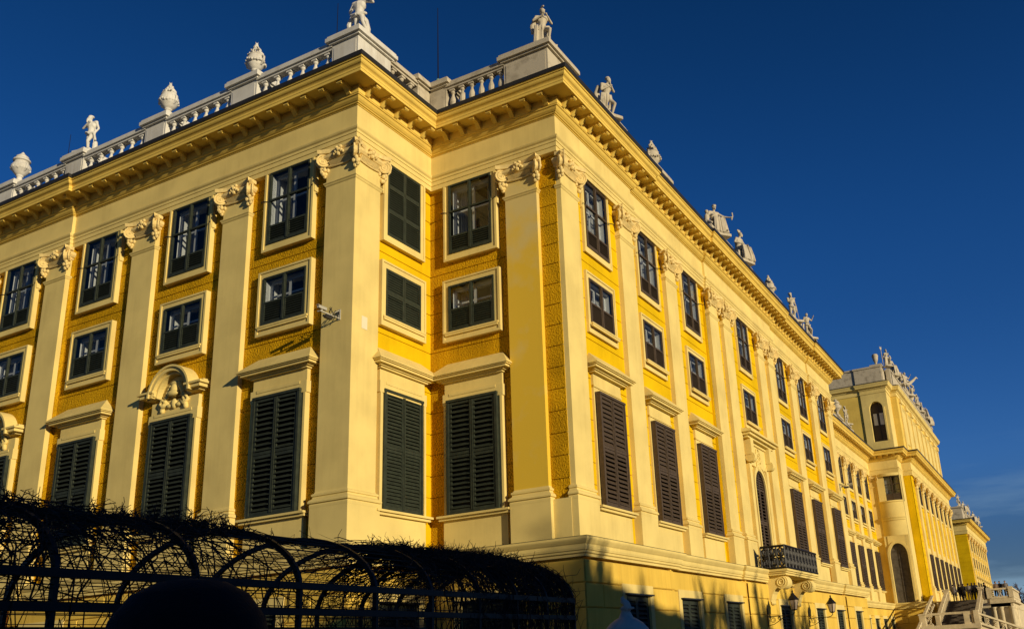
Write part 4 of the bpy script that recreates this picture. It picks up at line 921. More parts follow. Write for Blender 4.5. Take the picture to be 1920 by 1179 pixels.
vase('lid', WHITE, (-22.2, .85, ZT+.22), 'white lidded vase with ribbed belly at the far left of the roof', 1.02)
statue('helmet', STONE, (4.9, 5.3, ZT+.02), R(40), 'weathered statue of a helmeted woman on the stone pedestal at the projecting corner', 1.16)
statue('hunch', STONE, (5.0, 10.9, ZT-.08), R(60), 'weathered draped statue hunching forward, second along the sunlit roof edge', 1.25)
vase('flower', STONE, (4.95, 16.3, ZT-.25), 'weathered vase between the hunching statue and the seated woman', 1.05, rz=PI/2)
statue('seat', STONE, (5.1, 25.4, ZT-.1), R(55), 'weathered statue of a seated woman with child, arm stretched out', 1.45)
statue('bend', STONE, (5.1, 30.0, ZT-.1), R(70), 'weathered seated statue twisting away, just right of the woman with child', 1.45, mirror=True)
vase('flower', STONE, (4.95, 36.9, ZT-.3), 'weathered garlanded vase between the twisting seated figure and the last two statues', 1.05, rz=PI/2)
statue('lean', STONE, (5.0, 42.8, ZT-.1), R(50), 'weathered standing statue with bent arm, second from the end of the near roof', 1.35)
statue('hero', STONE, (5.0, 47.4, ZT-.1), R(60), 'weathered standing statue at the very end of the near roof', 1.25)
vase('lid', STONE, (1.0, 75.6, ZT), 'weathered vase half hidden on the lower roof below the attic', 1.1)
statue('lean', STONE, (1.0, 80.2, ZT), R(60), 'weathered statue on the lower roof beside the half hidden vase', 1.2)
vase('plain', STONE, (4.3, 86.3, 31.05), 'plain smooth vase on the attic pedestal', 1.05, vox=.04)
# attic figures of the pavilion
labs = ['statue holding a long forked spear at the attic corner', 'crouching statue right behind the spear bearer on the attic', 'heaped trophy of arms and shields on the attic parapet', 'statue with wing-like cloak, highest of the attic figures',
        'draped statue just beyond the winged one on the attic', 'small standing statue midway down the attic parapet', 'statue with raised shoulder near the far attic end', 'last statue at the far end of the attic parapet']
kk = ['helmet', 'bend', 'seat', 'hero', 'hunch', 'lean', 'seat', 'bend']
for i, (lb, kd) in enumerate(zip(labs, kk)):
    yv = [87.0, 91.5, 96.5, 103.0, 108.5, 113.5, 118.5, 123.5][i]
    mbs = statue_mesh(kd, STONE, i+9, [1.15, 1.6, 1.7, 1.9, 1.6, 1.5, 1.7, 1.6][i]); q = 1.0
    if i == 0:
        mbs.tube([(-.75, -.1, 0), (-.8, -.15, 2.3)], .05, 6)
        for dx in (-.12, .12): mbs.tube([(-.8, -.15, 1.9), (-.8+dx, -.15, 2.1), (-.82+dx, -.15, 2.45)], .035, 5)
    if i in (2,):
        for j in range(26): mbs.ell((random.uniform(-1.1, 1.1), random.uniform(-.4, .4), random.uniform(.1, 1.4)), random.uniform(.14, .3), 7, 5)
    if i == 3:
        mbs.tube([(.2, .2, 1.9), (.9, .3, 2.3), (1.5, .3, 2.1), (1.7, .3, 1.6)], [.2, .16, .12, .06], 7); mbs.tube([(.5, 0, 1.6), (1.4, -.2, 2.2), (2.1, -.3, 2.75), (2.4, -.3, 2.6)], [.28, .2, .14, .08], 7)
    o = mbs.build('statue', STONE, None, local=True); o.location = (5.3 if i else 5.5, yv, 30.9); o.rotation_euler = (0, 0, R([50, 70, 90, 60, 80, 60, 90, 70][i])); remesh(o, .05, 1)
    tag(o, lb, 'statue', GS)
for i in range(5):
    m = statue_mesh(['hero', 'seat', 'lean', 'bend', 'hunch'][i], STONE, i+30, 1.35); o = m.build('statue', STONE, None, local=True)
    o.location = (4.2 if i == 0 else 4.35, [164.8, 173, 183, 193, 205][i], ZT); o.rotation_euler = (0, 0, R(60)); remesh(o, .06, 1)
    tag(o, ['statue on the front corner of the far wing roof', 'statue second from the front corner of the far wing roof', 'statue in the middle of the far wing roof edge', 'statue second from the back end of the far wing roof', 'statue at the back end of the far wing roof'][i], 'statue', GS)
for i, (p, h, lb) in enumerate((((-22.1, 3, 21.5), 5.8, 'thin lightning rod rising left of the bearded statue'), ((-3.95, 3, 21.5), 6.2, 'thin lightning rod left of the corner statue'), ((-.0, 4.9, 23.1), 4.0, 'thin lightning rod with a bulb foot above the inner corner of the palace'))):
    t = empty('lightning_rod', p, 0, lb, 'lightning rod', 'lightning rods on the palace roof')
    m = MB(); m.tube([(0, 0, 0), (0, 0, h*.5), (0, 0, h)], [.03, .022, .012], 6); m.build('rod', IRON, t, local=True)
    m = MB(); m.lathe(0, 0, [(.12, 0), (.12, .1), (.05, .14), (.10, .24), (.08, .34), (.03, .4)], 12); m.build('foot', COPPER, t, local=True)

# ================================================================== SECURITY CAMERA ON THE CORNER PIER
sc = empty('security_camera', (-.55, 0, 11.22), 0, 'pale security camera bracket with cables on the palace corner pilaster', 'camera')
m = MB(); m.box(-.07, .07, -.03, 0, -.02, .45); m.build('wall_plate', CAMW, sc, local=True)
m = MB(); m.box(-.025, .025, -1.15, -.03, .02, .07); m.box(-.14, .03, -1.15, -1.09, .03, .07); m.tube([(0, -.03, .40), (0, -.5, .10)], .018, 5); m.build('arm', CAMW, sc, local=True)
m = MB(); m.box(-.09, .01, -1.22, -.76, .17, .28); m.box(-.10, .02, -1.28, -.75, .28, .295); m.tube([(-.04, -1.0, .08), (-.04, -1.0, .2)], .03, 6); m.build('camera_box', CAMW, sc, local=True)
m = MB(); m.box(-.12, .01, -.80, -.42, -.13, .0); m.tube([(-.06, -.80, -.07), (-.06, -.88, -.07)], .05, 10); m.build('floodlight', LEAD, sc, local=True)
m = MB()
for i in range(4):
    rnd = random.Random(i+2); pts = [(0, -.03, .3+.04*i)]
    for j in range(6): pts.append((rnd.uniform(-.08, .08), -.1-.11*j, .18+.25*math.sin(j*1.3+i)*rnd.uniform(.5, 1)))
    m.tube(pts, .012, 5)
m.build('cable', IRON, sc, local=True)
sc.scale = (.85, .8, .8)
sgn = MB(); sgn.box(-.0, .012, .48, .76, 10.95, 11.40); tag(sgn.build('wall_plaque', mat('pale_plaque', (.74, .68, .48), .6), None), 'small pale blank plaque on the sunny side of the corner pilaster', 'plaque')

sc2 = copy_tree(sc, None, (W, 47.5, 11.0), PI/2); tag(sc2, 'far security camera bracket on the last pilaster of the sunlit front')
# ================================================================== WALL LANTERNS
def lantern(loc, rz, label, L=1.35):
    t = empty('wall_lantern', loc, rz, label, 'lantern', 'black wall lanterns on the ground storey')    # local: outward -y, z = 0 at the arm
    m = MB(); m.box(-.03, .03, -.03, .0, -.46, .12); m.tube([(0, -.03, .12), (0, -.03, .35), (0, -.03, .62)], [.05, .045, .004], 6); m.build('back_plate', IRON, t, local=True)
    m = MB(); m.tube([(0, 0, 0), (0, -L*.8, 0), (0, -L*.93, .03), (0, -L, .12), (0, -L, .22)], .022, 6)
    for (cy, cz, r) in ((-.25, -.17, .15), (-.58, -.11, .09)):
        m.tube([(0, cy+r*(1-.7*i/22)*math.cos(i/22*3.6*PI), cz+r*(1-.7*i/22)*math.sin(i/22*3.6*PI)) for i in range(23)], .014, 5)
    m.tube([(0, -.02, -.42), (0, -.3, -.36), (0, -.6, -.2), (0, -.85, -.02)], .017, 5); m.build('bracket', IRON, t, local=True)
    g = MB(); g.lathe(0, -L, [(.13, .26), (.235, .70)], 6, ang=PI/6); g.build('glass', LGLASS, t, local=True)
    m = MB()
    for j in range(6):
        a = PI/6+2*PI*j/6; m.tube([(.135*math.cos(a), -L+.135*math.sin(a), .25), (.24*math.cos(a), -L+.24*math.sin(a), .71)], .013, 4)
    m.lathe(0, -L, [(.04, .2), (.15, .24), (.15, .27), (.13, .27)], 6, ang=PI/6); m.lathe(0, -L, [(.25, .69), (.285, .70), (.285, .73), (.14, .90), (.10, .95), (.10, 1.0), (.05, 1.02), (.03, 1.07), (.05, 1.1), (.01, 1.18)], 6, ang=PI/6)
    m.build('cage', IRON, t, local=True)
lantern((W+.60, 22.9, 1.32), PI/2, 'black wall lantern under the iron balcony, nearer of the two in front')
lantern((W+.60, 30.9, 1.32), PI/2, 'black wall lantern just right of the one under the balcony')
lantern((2.4, 60.5, .55), PI/2, 'small far wall lantern near the foot of the steps')

# ================================================================== PERGOLA, VINES
XC, HW, ZS, RISE = 10.64, 1.5, .84, .78
perg = empty('trellis_tunnel', (XC, -14, GZ), 0, 'black iron trellis tunnel of round arches in front of the palace corner', 'pergola')
PO_ = perg.location
def arch_pts(hw=HW, rise=RISE, n=20, y=0.):
    return [(XC+hw, y, GZ), (XC+hw, y, ZS)]+[(XC+hw*math.cos(PI*i/n), y, ZS+rise*math.sin(PI*i/n)) for i in range(1, n)]+[(XC-hw, y, ZS), (XC-hw, y, GZ)]
AY = [-26.2, -24.7, -23.2, -21.6, -20.0, -18.4, -17.0, -15.6, -14.25, -13.0, -11.9, -10.8, -9.8, -8.9, -8.0]
for y in AY:
    m = MB(); P_ = arch_pts(y=y)
    rg = []
    for i, p in enumerate(P_):
        p = Vector(p); t = (Vector(P_[min(i+1, len(P_)-1)])-Vector(P_[max(i-1, 0)])).normalized(); nn = Vector((t.z, 0, -t.x))
        rg.append([p+nn*.03+Vector((0, dy, 0)) for dy in (-.022, .022)]+[p-nn*.03+Vector((0, dy, 0)) for dy in (.022, -.022)])
    m.loft(rg); m.build('arch_rib', IRON, perg, origin=PO_)
for x, z, r in ((XC, ZS+RISE+.01, .035), (XC+HW+.01, .885, .036), (XC+HW+.01, .61, .034), (XC+HW+.01, .2, .03), (XC-HW, .885, .036), (XC-HW, .61, .03), (XC+HW, -.5, .03), (XC-HW, -.5, .03)):
    if r: m = MB(); m.box(x-r, x+r, AY[0], AY[-1], z-r, z+r); m.build('rail', IRON, perg, origin=PO_)
wires = []
for i in range(1, 24):
    a = PI*i/24; wires.append((XC+HW*math.cos(a), ZS+RISE*math.sin(a)))
for k in range(8):
    for sx in (-1, 1): wires.append((XC+sx*HW, ZS-.12*k-.05))
for x, z in wires:
    m = MB(); m.box(x-.0045, x+.0045, AY[0], AY[-1], z-.0045, z+.0045); m.build('wire', IRON, perg, origin=PO_)
def surf(u, y, off=0.):
    """u in 0..1 from the right foot over the crown to the left foot"""
    Lw = 1.9; tot = 2*Lw+PI*1.2; s = u*tot
    if s < Lw: return Vector((XC+HW+off, y, ZS-Lw+s)), Vector((1, 0, 0))
    if s > tot-Lw: return Vector((XC-HW-off, y, ZS-(s-(tot-Lw)))), Vector((-1, 0, 0))
    a = (s-Lw)/(PI*1.2)*PI; n_ = Vector((math.cos(a), 0, math.sin(a)))
    return Vector((XC+(HW+off)*math.cos(a), y, ZS+(RISE+off)*math.sin(a))), n_
def vines(n, y0, y1, seed, dens=lambda y: 1., hang=.1, name='climbing_vine', u0=0., u1=1., top=.35, rad=.007, label=None):
    rnd = random.Random(seed); m = MB()
    for _ in range(n):
        y = rnd.uniform(y0, y1)
        if rnd.random() > dens(y): continue
        u = u0+(u1-u0)*(rnd.random()*.55+ (rnd.gauss(.5, .16) if rnd.random() < top else rnd.random())*.45) if True else 0
        vert = rnd.random() < .4
        if vert: u = rnd.uniform(.12, .42)
        u = min(.99, max(.01, u)); pts = []; off = rnd.uniform(-.03, .03); du, dy = (rnd.uniform(.03, .06), rnd.gauss(0, .04)) if vert else (rnd.gauss(0, .03), rnd.gauss(0, .16))
        k = rnd.randint(4, 8)
        for j in range(k):
            p, n_ = surf(min(.99, max(.01, u)), min(max(y, y0-.2), AY[-1]+.02), off); pts.append(p); du += rnd.gauss(0, .012); dy += rnd.gauss(0, .07); u += du; y += dy; off = min(.09, max(-.08, off+rnd.gauss(0, .022)))
            du *= .8; dy *= .85
        r = rad*rnd.choice((.6, .8, 1, 1.3)); m.tube(pts, [r*(1-.5*j/k) for j in range(k)], 3, False)
        if rnd.random() < .5:
            p, n_ = surf(min(.99, max(.01, u)), min(y, AY[-1]), off); q = p+n_*rnd.uniform(.02, .11)+Vector((rnd.gauss(0, .06), rnd.gauss(0, .07), rnd.gauss(.01, .04)))
            m.tube([pts[-1], q, q+Vector((rnd.gauss(0, .05), rnd.gauss(0, .06), rnd.gauss(.02, .04)))], [r*.7, r*.5, r*.3], 3, False)
    return tag(m.build(name, TWIG, None), label, 'vine', None, 'stuff')
vines(2050, -26, -13.5, 5, lambda y: 1. if y < -16.2 else max(.05, 1-(y+16.2)/2.6), rad=.0075, label='bare tangled vine covering the left part of the trellis tunnel', top=.25)
vines(2500, -12.3, -8.0, 6, lambda y: min(1, max(.08, (y+12.1)/1.8)), rad=.0078, label='dense bare vine wrapped over the right end of the trellis tunnel', top=.45)
def sprigs(n, y0, y1, seed, label):
    rnd = random.Random(seed); m = MB()
    for _ in range(n):
        y = rnd.uniform(y0, y1); clump = .5+.5*math.sin(y*4.1)*math.sin(y*1.7+seed)
        if rnd.random() > .25+.75*clump: continue
        p, n_ = surf(rnd.gauss(.47, .07), y, .02); d = Vector((rnd.gauss(0, .5), rnd.gauss(0, .6), 1)).normalized(); L = rnd.uniform(.03, .07+.10*clump); pts = [p]
        for j in range(4): d = (d+Vector((rnd.gauss(0, .7), rnd.gauss(0, .7), rnd.gauss(0, .45)))).normalized(); pts.append(pts[-1]+d*L/2)
        m.tube(pts, [.008, .007, .005, .004, .003], 3, False)
        q = pts[2]; d2 = (d+Vector((rnd.gauss(0, .6), rnd.gauss(0, .6), .2))).normalized(); m.tube([q, q+d2*L*.6], [.005, .003], 3, False)
    return tag(m.build('vine_sprigs', TWIG, None), label, 'vine', None, 'stuff')
sprigs(4200, -26, -14.2, 8, 'spiky bare shoots sticking up along the left trellis ridge'); sprigs(3200, -11.6, -8.0, 9, 'short reddish shoots bristling on the right end of the trellis ridge')

# ================================================================== PERSON IN A DARK CAP, close in front
pr = MB(); J = pose(hipL=(.11, 0, .98), hipR=(-.11, 0, .98), kneeL=(.12, -.02, .53), kneeR=(-.12, 0, .53), ankL=(.12, .03, .10), ankR=(-.12, .03, .10), toeL=(.14, -.14, .05), toeR=(-.14, -.14, .05), shoL=(.22, 0, 1.46), shoR=(-.22, 0, 1.46), elbL=(.30, .02, 1.18), elbR=(-.30, .02, 1.18), wriL=(.28, -.10, .94), wriR=(-.28, -.1, .94), head=(0, -.02, 1.64))
body(pr, J, 1.0); pl = pr.build('person', CLOTH, None, local=True); pl.location = (17.99, -20.5, GZ); pl.rotation_euler = (0, 0, R(-150)); remesh(pl, .014, 2)
tag(pl, 'person close in front seen from behind, only the dark knitted cap showing', 'person')
hm = MB(); prof = [(.155, -.13), (.168, -.10), (.170, -.04), (.166, .02), (.150, .08), (.115, .125), (.07, .148), (.02, .155)]
hm.lathe(0, 0, prof, 40, sx=.92, sy=1.02)
h = hm.build('knitted_cap', CLOTH, pl, local=True, smooth=True); h.location = (0, -.01, 1.628)
cm = MB(); cm.lathe(0, 0, [(.20, .98), (.23, 1.1), (.25, 1.3), (.24, 1.42), (.14, 1.52), (.09, 1.54)], 24, sy=.7)
cm.lathe(0, 0, [(.25, .80), (.22, 1.0)], 24, sy=.7); cm.build('coat', CLOTH, pl, local=True, smooth=True)

# ================================================================== STONE VASE WITH LID, in shade before the corner
fv = empty('garden_vase', (13.1, -8.0, GZ), 0, 'pale bluish stone vase with a domed lid and curled knob in the shade', 'vase')
m = MB(); m.box(-.36, .36, -.36, .36, 0, .12); m.box(-.30, .30, -.30, .30, .12, .80); m.box(-.36, .36, -.36, .36, .80, .88); m.build('pedestal', FIN, fv, local=True)
m = MB(); m.lathe(0, 0, [(.20, .88), (.14, .96), (.12, 1.02), (.26, 1.2), (.37, 1.5), (.38, 1.72), (.40, 1.76)], 28); m.build('bowl', FIN, fv, local=True, smooth=True)
m = MB(); m.lathe(0, 0, [(.41, 1.76), (.42, 1.80), (.40, 1.86), (.35, 1.97), (.27, 2.06), (.18, 2.12), (.12, 2.15), (.095, 2.20), (.07, 2.25), (.08, 2.28), (.10, 2.29), (.045, 2.33)], 28)
m.tube([(.0, 0, 2.26), (.05, -.02, 2.31), (.03, -.02, 2.37), (-.03, 0, 2.42), (-.045, 0, 2.46), (-.02, 0, 2.48)], [.075, .07, .055, .045, .03, .012], 8); m.ell((.11, -.02, 2.29), (.06, .04, .022)); m.ell((-.05, 0, 2.40), .028); m.build('lid', FIN, fv, local=True, smooth=True)

# ================================================================== TERRACE STAIR
st = empty('terrace_stair', (9.5, 80, GZ), 0, 'stone outdoor stair with pale balustrades climbing to the palace terrace', 'stairs')
SO = st.location; LZ = 3.45
m = MB(); m.box(6.65, 13.9, 86.2, 120, GZ, LZ-.95); m.box(6.65, 13.95, 86.0, 120, LZ-.95, LZ-.03); m.build('terrace', TSTONE, st, origin=SO)
N_ = 17; y0s, y1s = 76.0, 86.2
m = MB()
for i in range(N_):
    za = GZ+2.4+(LZ-GZ-2.4)*i/N_; m.box(7.9, 11.1, y0s+(y1s-y0s)*i/N_, y1s, za-.3, za+(LZ-GZ-2.4)/N_-.01)
    m.box(7.86, 11.14, y0s+(y1s-y0s)*i/N_-.04, y0s+(y1s-y0s)*(i+1)/N_, za+(LZ-GZ-2.4)/N_-.04, za+(LZ-GZ-2.4)/N_)
m.build('steps', STEP, st, origin=SO)
m = MB(); m.box(6.4, 11.7, 73.0, 86, GZ, GZ+2.39); m.build('lower_landing', TSTONE, st, origin=SO)
def sloped_rail(x, ya, za, yb, zb, posts=2, name='balustrade', h=.95, n=8, M=TSTONE, lattice=False, t=.16):
    m = MB(); A_, B_ = Vector((x, ya, za)), Vector((x, yb, zb))
    for lo, hi, w2 in ((h-.1, h+.06, t), (-.05, .12, t*.9)):
        m.add([(x-w2, ya, za+lo), (x+w2, ya, za+lo), (x+w2, ya, za+hi), (x-w2, ya, za+hi), (x-w2, yb, zb+lo), (x+w2, yb, zb+lo), (x+w2, yb, zb+hi), (x-w2, yb, zb+hi)], [(0, 1, 2, 3), (4, 5, 6, 7), (0, 1, 5, 4), (1, 2, 6, 5), (2, 3, 7, 6), (3, 0, 4, 7)])
    for i in range(n):
        p = A_.lerp(B_, (i+.5)/n)
        if lattice: m.tube([(p.x, p.y-.2, p.z+.12), (p.x, p.y+.15, p.z+h*.5), (p.x, p.y-.15, p.z+h-.1)], .06, 5); m.tube([(p.x, p.y+.2, p.z+.12), (p.x, p.y-.15, p.z+h*.5), (p.x, p.y+.2, p.z+h-.1)], .06, 5)
        else: m.box(p.x-.09, p.x+.09, p.y-.09, p.y+.09, p.z+.1, p.z+h-.08)
    return m.build(name, M, st, origin=SO)
SB = GZ+2.4
sloped_rail(7.75, y0s, SB, y1s, LZ, n=12); sloped_rail(11.25, y0s, SB, y1s, LZ, n=12)
for x, y, z, w2, hh in ((7.75, 86.4, LZ, .28, 1.15), (11.25, 86.4, LZ, .28, 1.15), (7.75, 75.8, SB, .22, 1.1), (11.25, 75.8, SB, .22, 1.1), (6.7, 73.0, SB, .28, 1.1)):
    m = MB(); m.box(x-w2, x+w2, y-w2, y+w2, z-.6, z+hh); m.box(x-w2-.06, x+w2+.06, y-w2-.06, y+w2+.06, z+hh, z+hh+.12); m.build('pier', TSTONE, st, origin=SO)
def straight_rail(xa, ya, xb, yb, z, n, h=.95, lattice=True, M=TSTONE, name='balustrade', rail=.14, zb=None):
    zb = z if zb is None else zb; m = MB(); A_, B_ = Vector((xa, ya, z)), Vector((xb, yb, zb)); t = (B_-A_).normalized(); q = Vector((-t.y, t.x, 0)).normalized()*rail
    for lo, hi in ((h-.12, h+.05), (-.06, .14)):
        m.add([A_-q+Vector((0, 0, lo)), A_+q+Vector((0, 0, lo)), A_+q+Vector((0, 0, hi)), A_-q+Vector((0, 0, hi)), B_-q+Vector((0, 0, lo)), B_+q+Vector((0, 0, lo)), B_+q+Vector((0, 0, hi)), B_-q+Vector((0, 0, hi))], [(0, 1, 2, 3), (4, 5, 6, 7), (0, 1, 5, 4), (1, 2, 6, 5), (2, 3, 7, 6), (3, 0, 4, 7)])
    L = (B_-A_).length
    for i in range(n):
        p = A_.lerp(B_, (i+.5)/n); s_ = t*(L/n*.4)
        if lattice:
            for sg in (-1, 1): m.tube([p+s_*sg+Vector((0, 0, .12)), p-s_*sg*.4+Vector((0, 0, h*.4)), p+s_*sg*.6+Vector((0, 0, h*.65)), p-s_*sg+Vector((0, 0, h-.1))], .045, 5)
            m.ell(p+Vector((0, 0, h*.5)), .09, 7, 5)
        else: m.tube([p+Vector((0, 0, .12)), p+Vector((0, 0, .3)), p+Vector((0, 0, .45)), p+Vector((0, 0, h-.12))], [.07, .1, .09, .06], 8)
    return m.build(name, M, st, origin=SO)
straight_rail(6.7, 73.0, 7.6, 73.0, SB+.1, 2); straight_rail(10.9, 73.0, 11.4, 73.0, SB+.1, 1, lattice=False)
m = MB(); m.box(6.4, 11.7, 72.85, 73.2, SB+1.05, SB+1.25); m.box(6.3, 11.8, 72.6, 73.4, SB-.3, SB+.12); m.box(10.4, 10.9, 72.8, 73.2, SB, SB+1.1); m.box(11.3, 11.75, 72.75, 73.25, SB, SB+1.3); m.build('parapet', TSTONE, st, origin=SO)
straight_rail(11.5, 73, 15.6, 75, SB+.15, 7, zb=-.9)
m = MB(); m.add([(11.5, 73.1, GZ), (15.9, 75.2, GZ), (15.9, 75.2, -.95), (11.5, 73.1, SB+.1), (11.5, 73.5, GZ), (15.9, 75.6, GZ), (15.9, 75.6, -.95), (11.5, 73.5, SB+.1)], [(0, 1, 2, 3), (4, 7, 6, 5), (3, 2, 6, 7), (0, 4, 5, 1), (0, 3, 7, 4), (1, 5, 6, 2)]); m.build('string_wall', TSTONE, st, origin=SO)
sloped_rail(6.5, 64.5, GZ, 84.5, LZ-.3, n=16, lattice=True, t=.12)
# right-hand terrace on columns
XA, XB, YA, YB = 12.0, 14.2, 86, 100
m = MB(); m.box(XA, XB+.3, YA-.3, YB, LZ-.55, LZ-.35); m.box(XA, XB+.15, YA-.1, YB, LZ-.35, LZ-.02); m.box(XA, XB, YA, YB, LZ-.9, LZ-.55); m.build('terrace_floor', TSTONE, st, origin=SO)
straight_rail(XA, YA, XB, YA, LZ+.0, 3); straight_rail(XB+.05, YA, XB+.05, YB, LZ, 10, lattice=False)
m = MB(); m.box(XB-.25, XB+.2, YA-.2, YA+.25, LZ, LZ+1.1); m.box(XA-.2, XA+.25, YA-.2, YA+.25, LZ, LZ+1.1); m.build('pier', TSTONE, st, origin=SO)
for x, y in ((XB-.2, YA+.1), (XB-.2, YA+2.6), (XB-.2, YA+5.2), (XB-.2, YA+8.5), (XA+.25, YA+.1), (XA+.25, YA+2.6), (XA+.95, YA+.1)):
    m = MB(); m.lathe(x, y, [(.28, GZ), (.28, GZ+.3), (.22, GZ+.4), (.22, LZ-1.3), (.2, LZ-1.2), (.28, LZ-1.0), (.28, LZ-.9)], 14); m.build('column', TSTONE, st, origin=SO)

# ================================================================== PEOPLE ON THE STAIR
def person(loc, rz, label, coat, trouser, k=1., J=None, hair=(.03, .02, .015), coatlen=.75):
    J = J or pose(hipL=(.10, 0, .92), hipR=(-.10, 0, .92), kneeL=(.11, -.03, .5), kneeR=(-.12, .02, .5), ankL=(.12, .04, .09), ankR=(-.13, .06, .09), toeL=(.13, -.12, .04), toeR=(-.14, -.1, .04), elbL=(.27, .03, 1.14), elbR=(-.27, .03, 1.14), wriL=(.24, -.12, .96), wriR=(-.24, -.12, .96))
    b = MB(); body(b, J, k); o = b.build('person', coat, None, local=True); o.location = loc; o.rotation_euler = (0, 0, rz); remesh(o, .022, 1)
    c = MB(); c.lathe(0, 0, [(.17, coatlen), (.19, 1.0), (.205, 1.25), (.20, 1.38), (.12, 1.48), (.08, 1.5)], 16, sy=.75); 
    for s in 'LR': c.cap(J['sho'+s], J['elb'+s], .075, .065, 8); c.cap(J['elb'+s], J['wri'+s], .062, .05, 8)
    cc = c.build('jacket', coat, o, local=True, smooth=True)
    t = MB()
    for s in 'LR': t.cap(J['hip'+s], J['knee'+s], .11, .085, 8); t.cap(J['knee'+s], J['ank'+s], .08, .06, 8)
    t.build('trousers', trouser, o, local=True, smooth=True)
    hd = Vector(J['head']); hr = MB(); hr.ell(hd+Vector((0, .025, .03)), (.095, .105, .115), 12, 8); hr.build('hair', clothes('hair', hair), o, local=True, smooth=True)
    f = MB(); f.ell(hd+Vector((0, -.02, -.02)), (.079, .094, .11), 12, 8); f.cap(hd+Vector((0, -.1, .01)), hd+Vector((0, -.125, -.02)), .012, .018, 6); f.build('face', SKIN, o, local=True, smooth=True)
    return tag(o, label, 'person', 'people at the top of the palace stair')
C1, C2, C3, C4, C5 = clothes('grey_jacket', (.16, .14, .13)), clothes('dark_jacket', (.02, .02, .028)), clothes('brown_jacket', (.16, .11, .08)), clothes('black_trousers', (.015, .015, .018)), clothes('cream_trousers', (.35, .28, .18))
person((8.55, 86.6, LZ), R(170), 'person in a grey-brown jacket standing apart at the left of the stair top', C1, C4)
person((9.15, 86.9, LZ), R(200), 'person in a long dark coat, left edge of the group on the stair top', C2, C4, coatlen=.55)
person((9.55, 86.5, LZ), R(150), 'person in a black coat next to the left edge of the group', C2, C4, coatlen=.6)
person((10.05, 86.6, LZ), R(185), 'person in a light grey jacket and cream trousers in the middle of the group', C1, C5)
person((10.4, 87.1, LZ), R(165), 'tall person in black behind the one in cream trousers', C2, C4, 1.05)
person((10.75, 86.6, LZ), R(190), 'person in a black jacket beside the stair pier', C2, C4, 1.03)
person((11.6, 87.4, LZ), R(120), 'person in dark clothes just right of the stair pier', C4, C2)
person((12.75, 86.8, LZ), R(30), 'person in a brown jacket leaning at the terrace rail, left of three', C3, C4)
person((13.15, 87.1, LZ), R(-20), 'person in dark clothes at the terrace rail, middle of three', C2, C4)
person((13.7, 86.9, LZ), R(10), 'person in a pale grey jacket at the terrace rail, right of three', C1, C4)
person((13.35, 76.6, -.95), R(160), 'person in dark clothes walking down behind the slanting balustrade', C2, C4)

# ================================================================== GROUND AND TREES
m = MB(); m.box(-900, 900, -900, 1500, GZ-1, GZ); tag(m.build('ground', GRAVEL, None), kind='structure')
def tree_mesh(seed, H, spread, levels=5, tw=.012, trunk=.22, up=.35):
    rnd = random.Random(seed); tm, cm_ = MB(), MB()
    def grow(p, d, L, r, lv):
        pts = [p]; q = p.copy(); dd = d.copy()
        for i in range(4): dd = (dd+Vector((rnd.gauss(0, .13), rnd.gauss(0, .13), rnd.gauss(.02, .08)))).normalized(); q = q+dd*L/4; pts.append(q.copy())
        (tm if lv < 1 else cm_).tube(pts, [r*(1-.38*i/4) for i in range(5)], 7 if lv < 2 else 3, False)
        if lv >= levels: return
        for _ in range(rnd.randint(3, 4) if lv < levels-1 else 4):
            a = rnd.uniform(0, 2*PI); s_ = spread*rnd.uniform(.6, 1.2); nd = (dd+Vector((math.cos(a)*s_, math.sin(a)*s_, rnd.uniform(-.2, up)))).normalized()
            k = rnd.randint(2, 4); grow(pts[k], nd, L*rnd.uniform(.62, .8), max(tw, r*.52), lv+1)
    grow(Vector((0, 0, 0)), Vector((0, 0, 1)), H*.34, trunk, 0)
    return tm, cm_
TL = {}
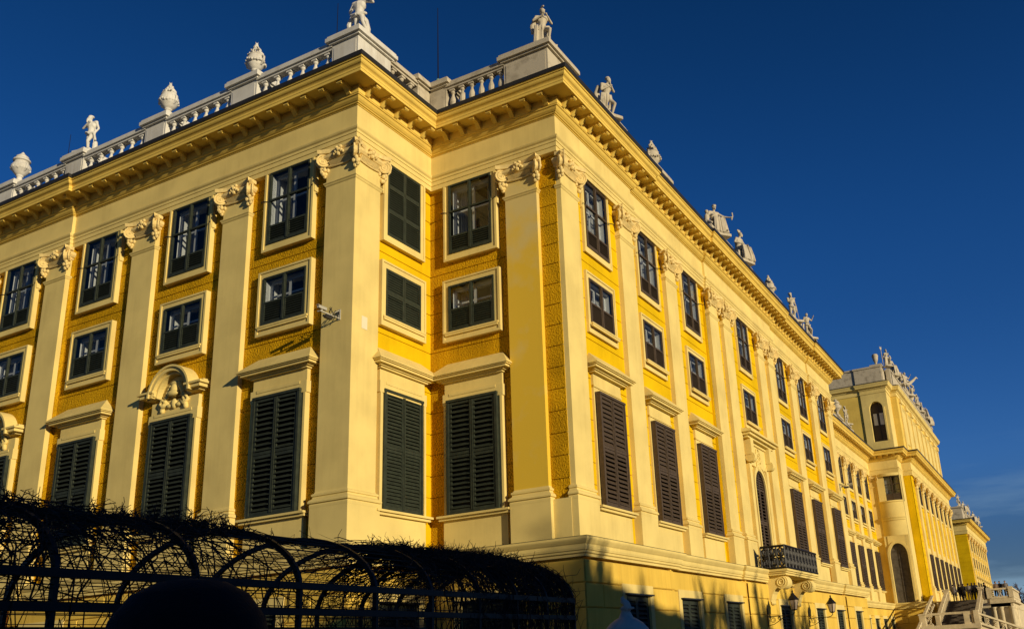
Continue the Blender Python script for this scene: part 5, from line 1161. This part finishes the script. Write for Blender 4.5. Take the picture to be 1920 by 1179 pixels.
def tree(key, args, loc, rz, k, label, group, vis=True):
    if key not in TL:
        a, b = tree_mesh(*args); r = empty('bare_tree', (0, 0, 0)); a.build('trunk', BARK, r, local=True, smooth=True); b.build('crown', TWIG, r, local=True); TL[key] = (r, [c for c in bpy.data.objects if c.parent == r]); o = r
    else:
        o = copy_tree(TL[key][0], None, (0, 0, 0), None, TL[key][1])
    o.location = loc; o.rotation_euler = (0, 0, rz); o.scale = (k, k, k); tag(o, label, 'tree', group); return o
random.seed(21)
for i, (x, y, k) in enumerate(((13.6, 150, 1.0), (14.9, 153, .98), (14.2, 166, 1.1), (16.4, 160, 1.12))):
    tree('far%d' % (i % 2), (40+i, 10, .75, 5, .035, .35), (x, y, GZ), i*1.3, k, ['bare dark tree at the right edge beyond the terrace, nearest one', 'bare dark tree at the right edge, behind the nearest one', 'bare dark tree just beyond the terrace corner', 'tall bare dark tree at the right border'][i], 'bare trees beyond the terrace')
# unseen tall hedge, placed and shaped to shade the palace foot, and an avenue of bare trees that the low sun shines through
HX = 55.0
m = MB(); rnd = random.Random(3)
ys = [-74+.8*i for i in range(124)]
def top(y):
    y += 6.3
    b = 12.1 if y < -10 else (12.1-(y+10)*.13 if y < 0 else 10.8-y*.2)
    return max(.6, b+.08*math.sin(y*.9)+.06*math.sin(y*2.3)+.05*math.sin(y*5.1))
m.loft([[(HX-.8, y, GZ), (HX+.8, y, GZ), (HX+.75, y, top(y)), (HX-.75, y, top(y))] for y in ys])
hedge = tag(m.build('shade_hedge', mat('shade_hedge_leaves', (.03, .045, .015), .9, (9, .15, 1), .4, 6), None), 'unseen tall clipped hedge, shaped to shade the palace foot', 'hedge')
for i in range(19):
    y = -68+4.6*i+random.uniform(-1, 1)
    tree('ave%d' % (i % 3), (60+i, 15.0, .34, 5, .085, .32), (HX+3+random.uniform(-1, 1), y, GZ), i*2.1, random.uniform(.95, 1.2)*(1 if y < -6 else .9), 'bare garden tree in the avenue behind the unseen shade hedge, outside the picture', 'bare avenue trees behind the shade hedge')
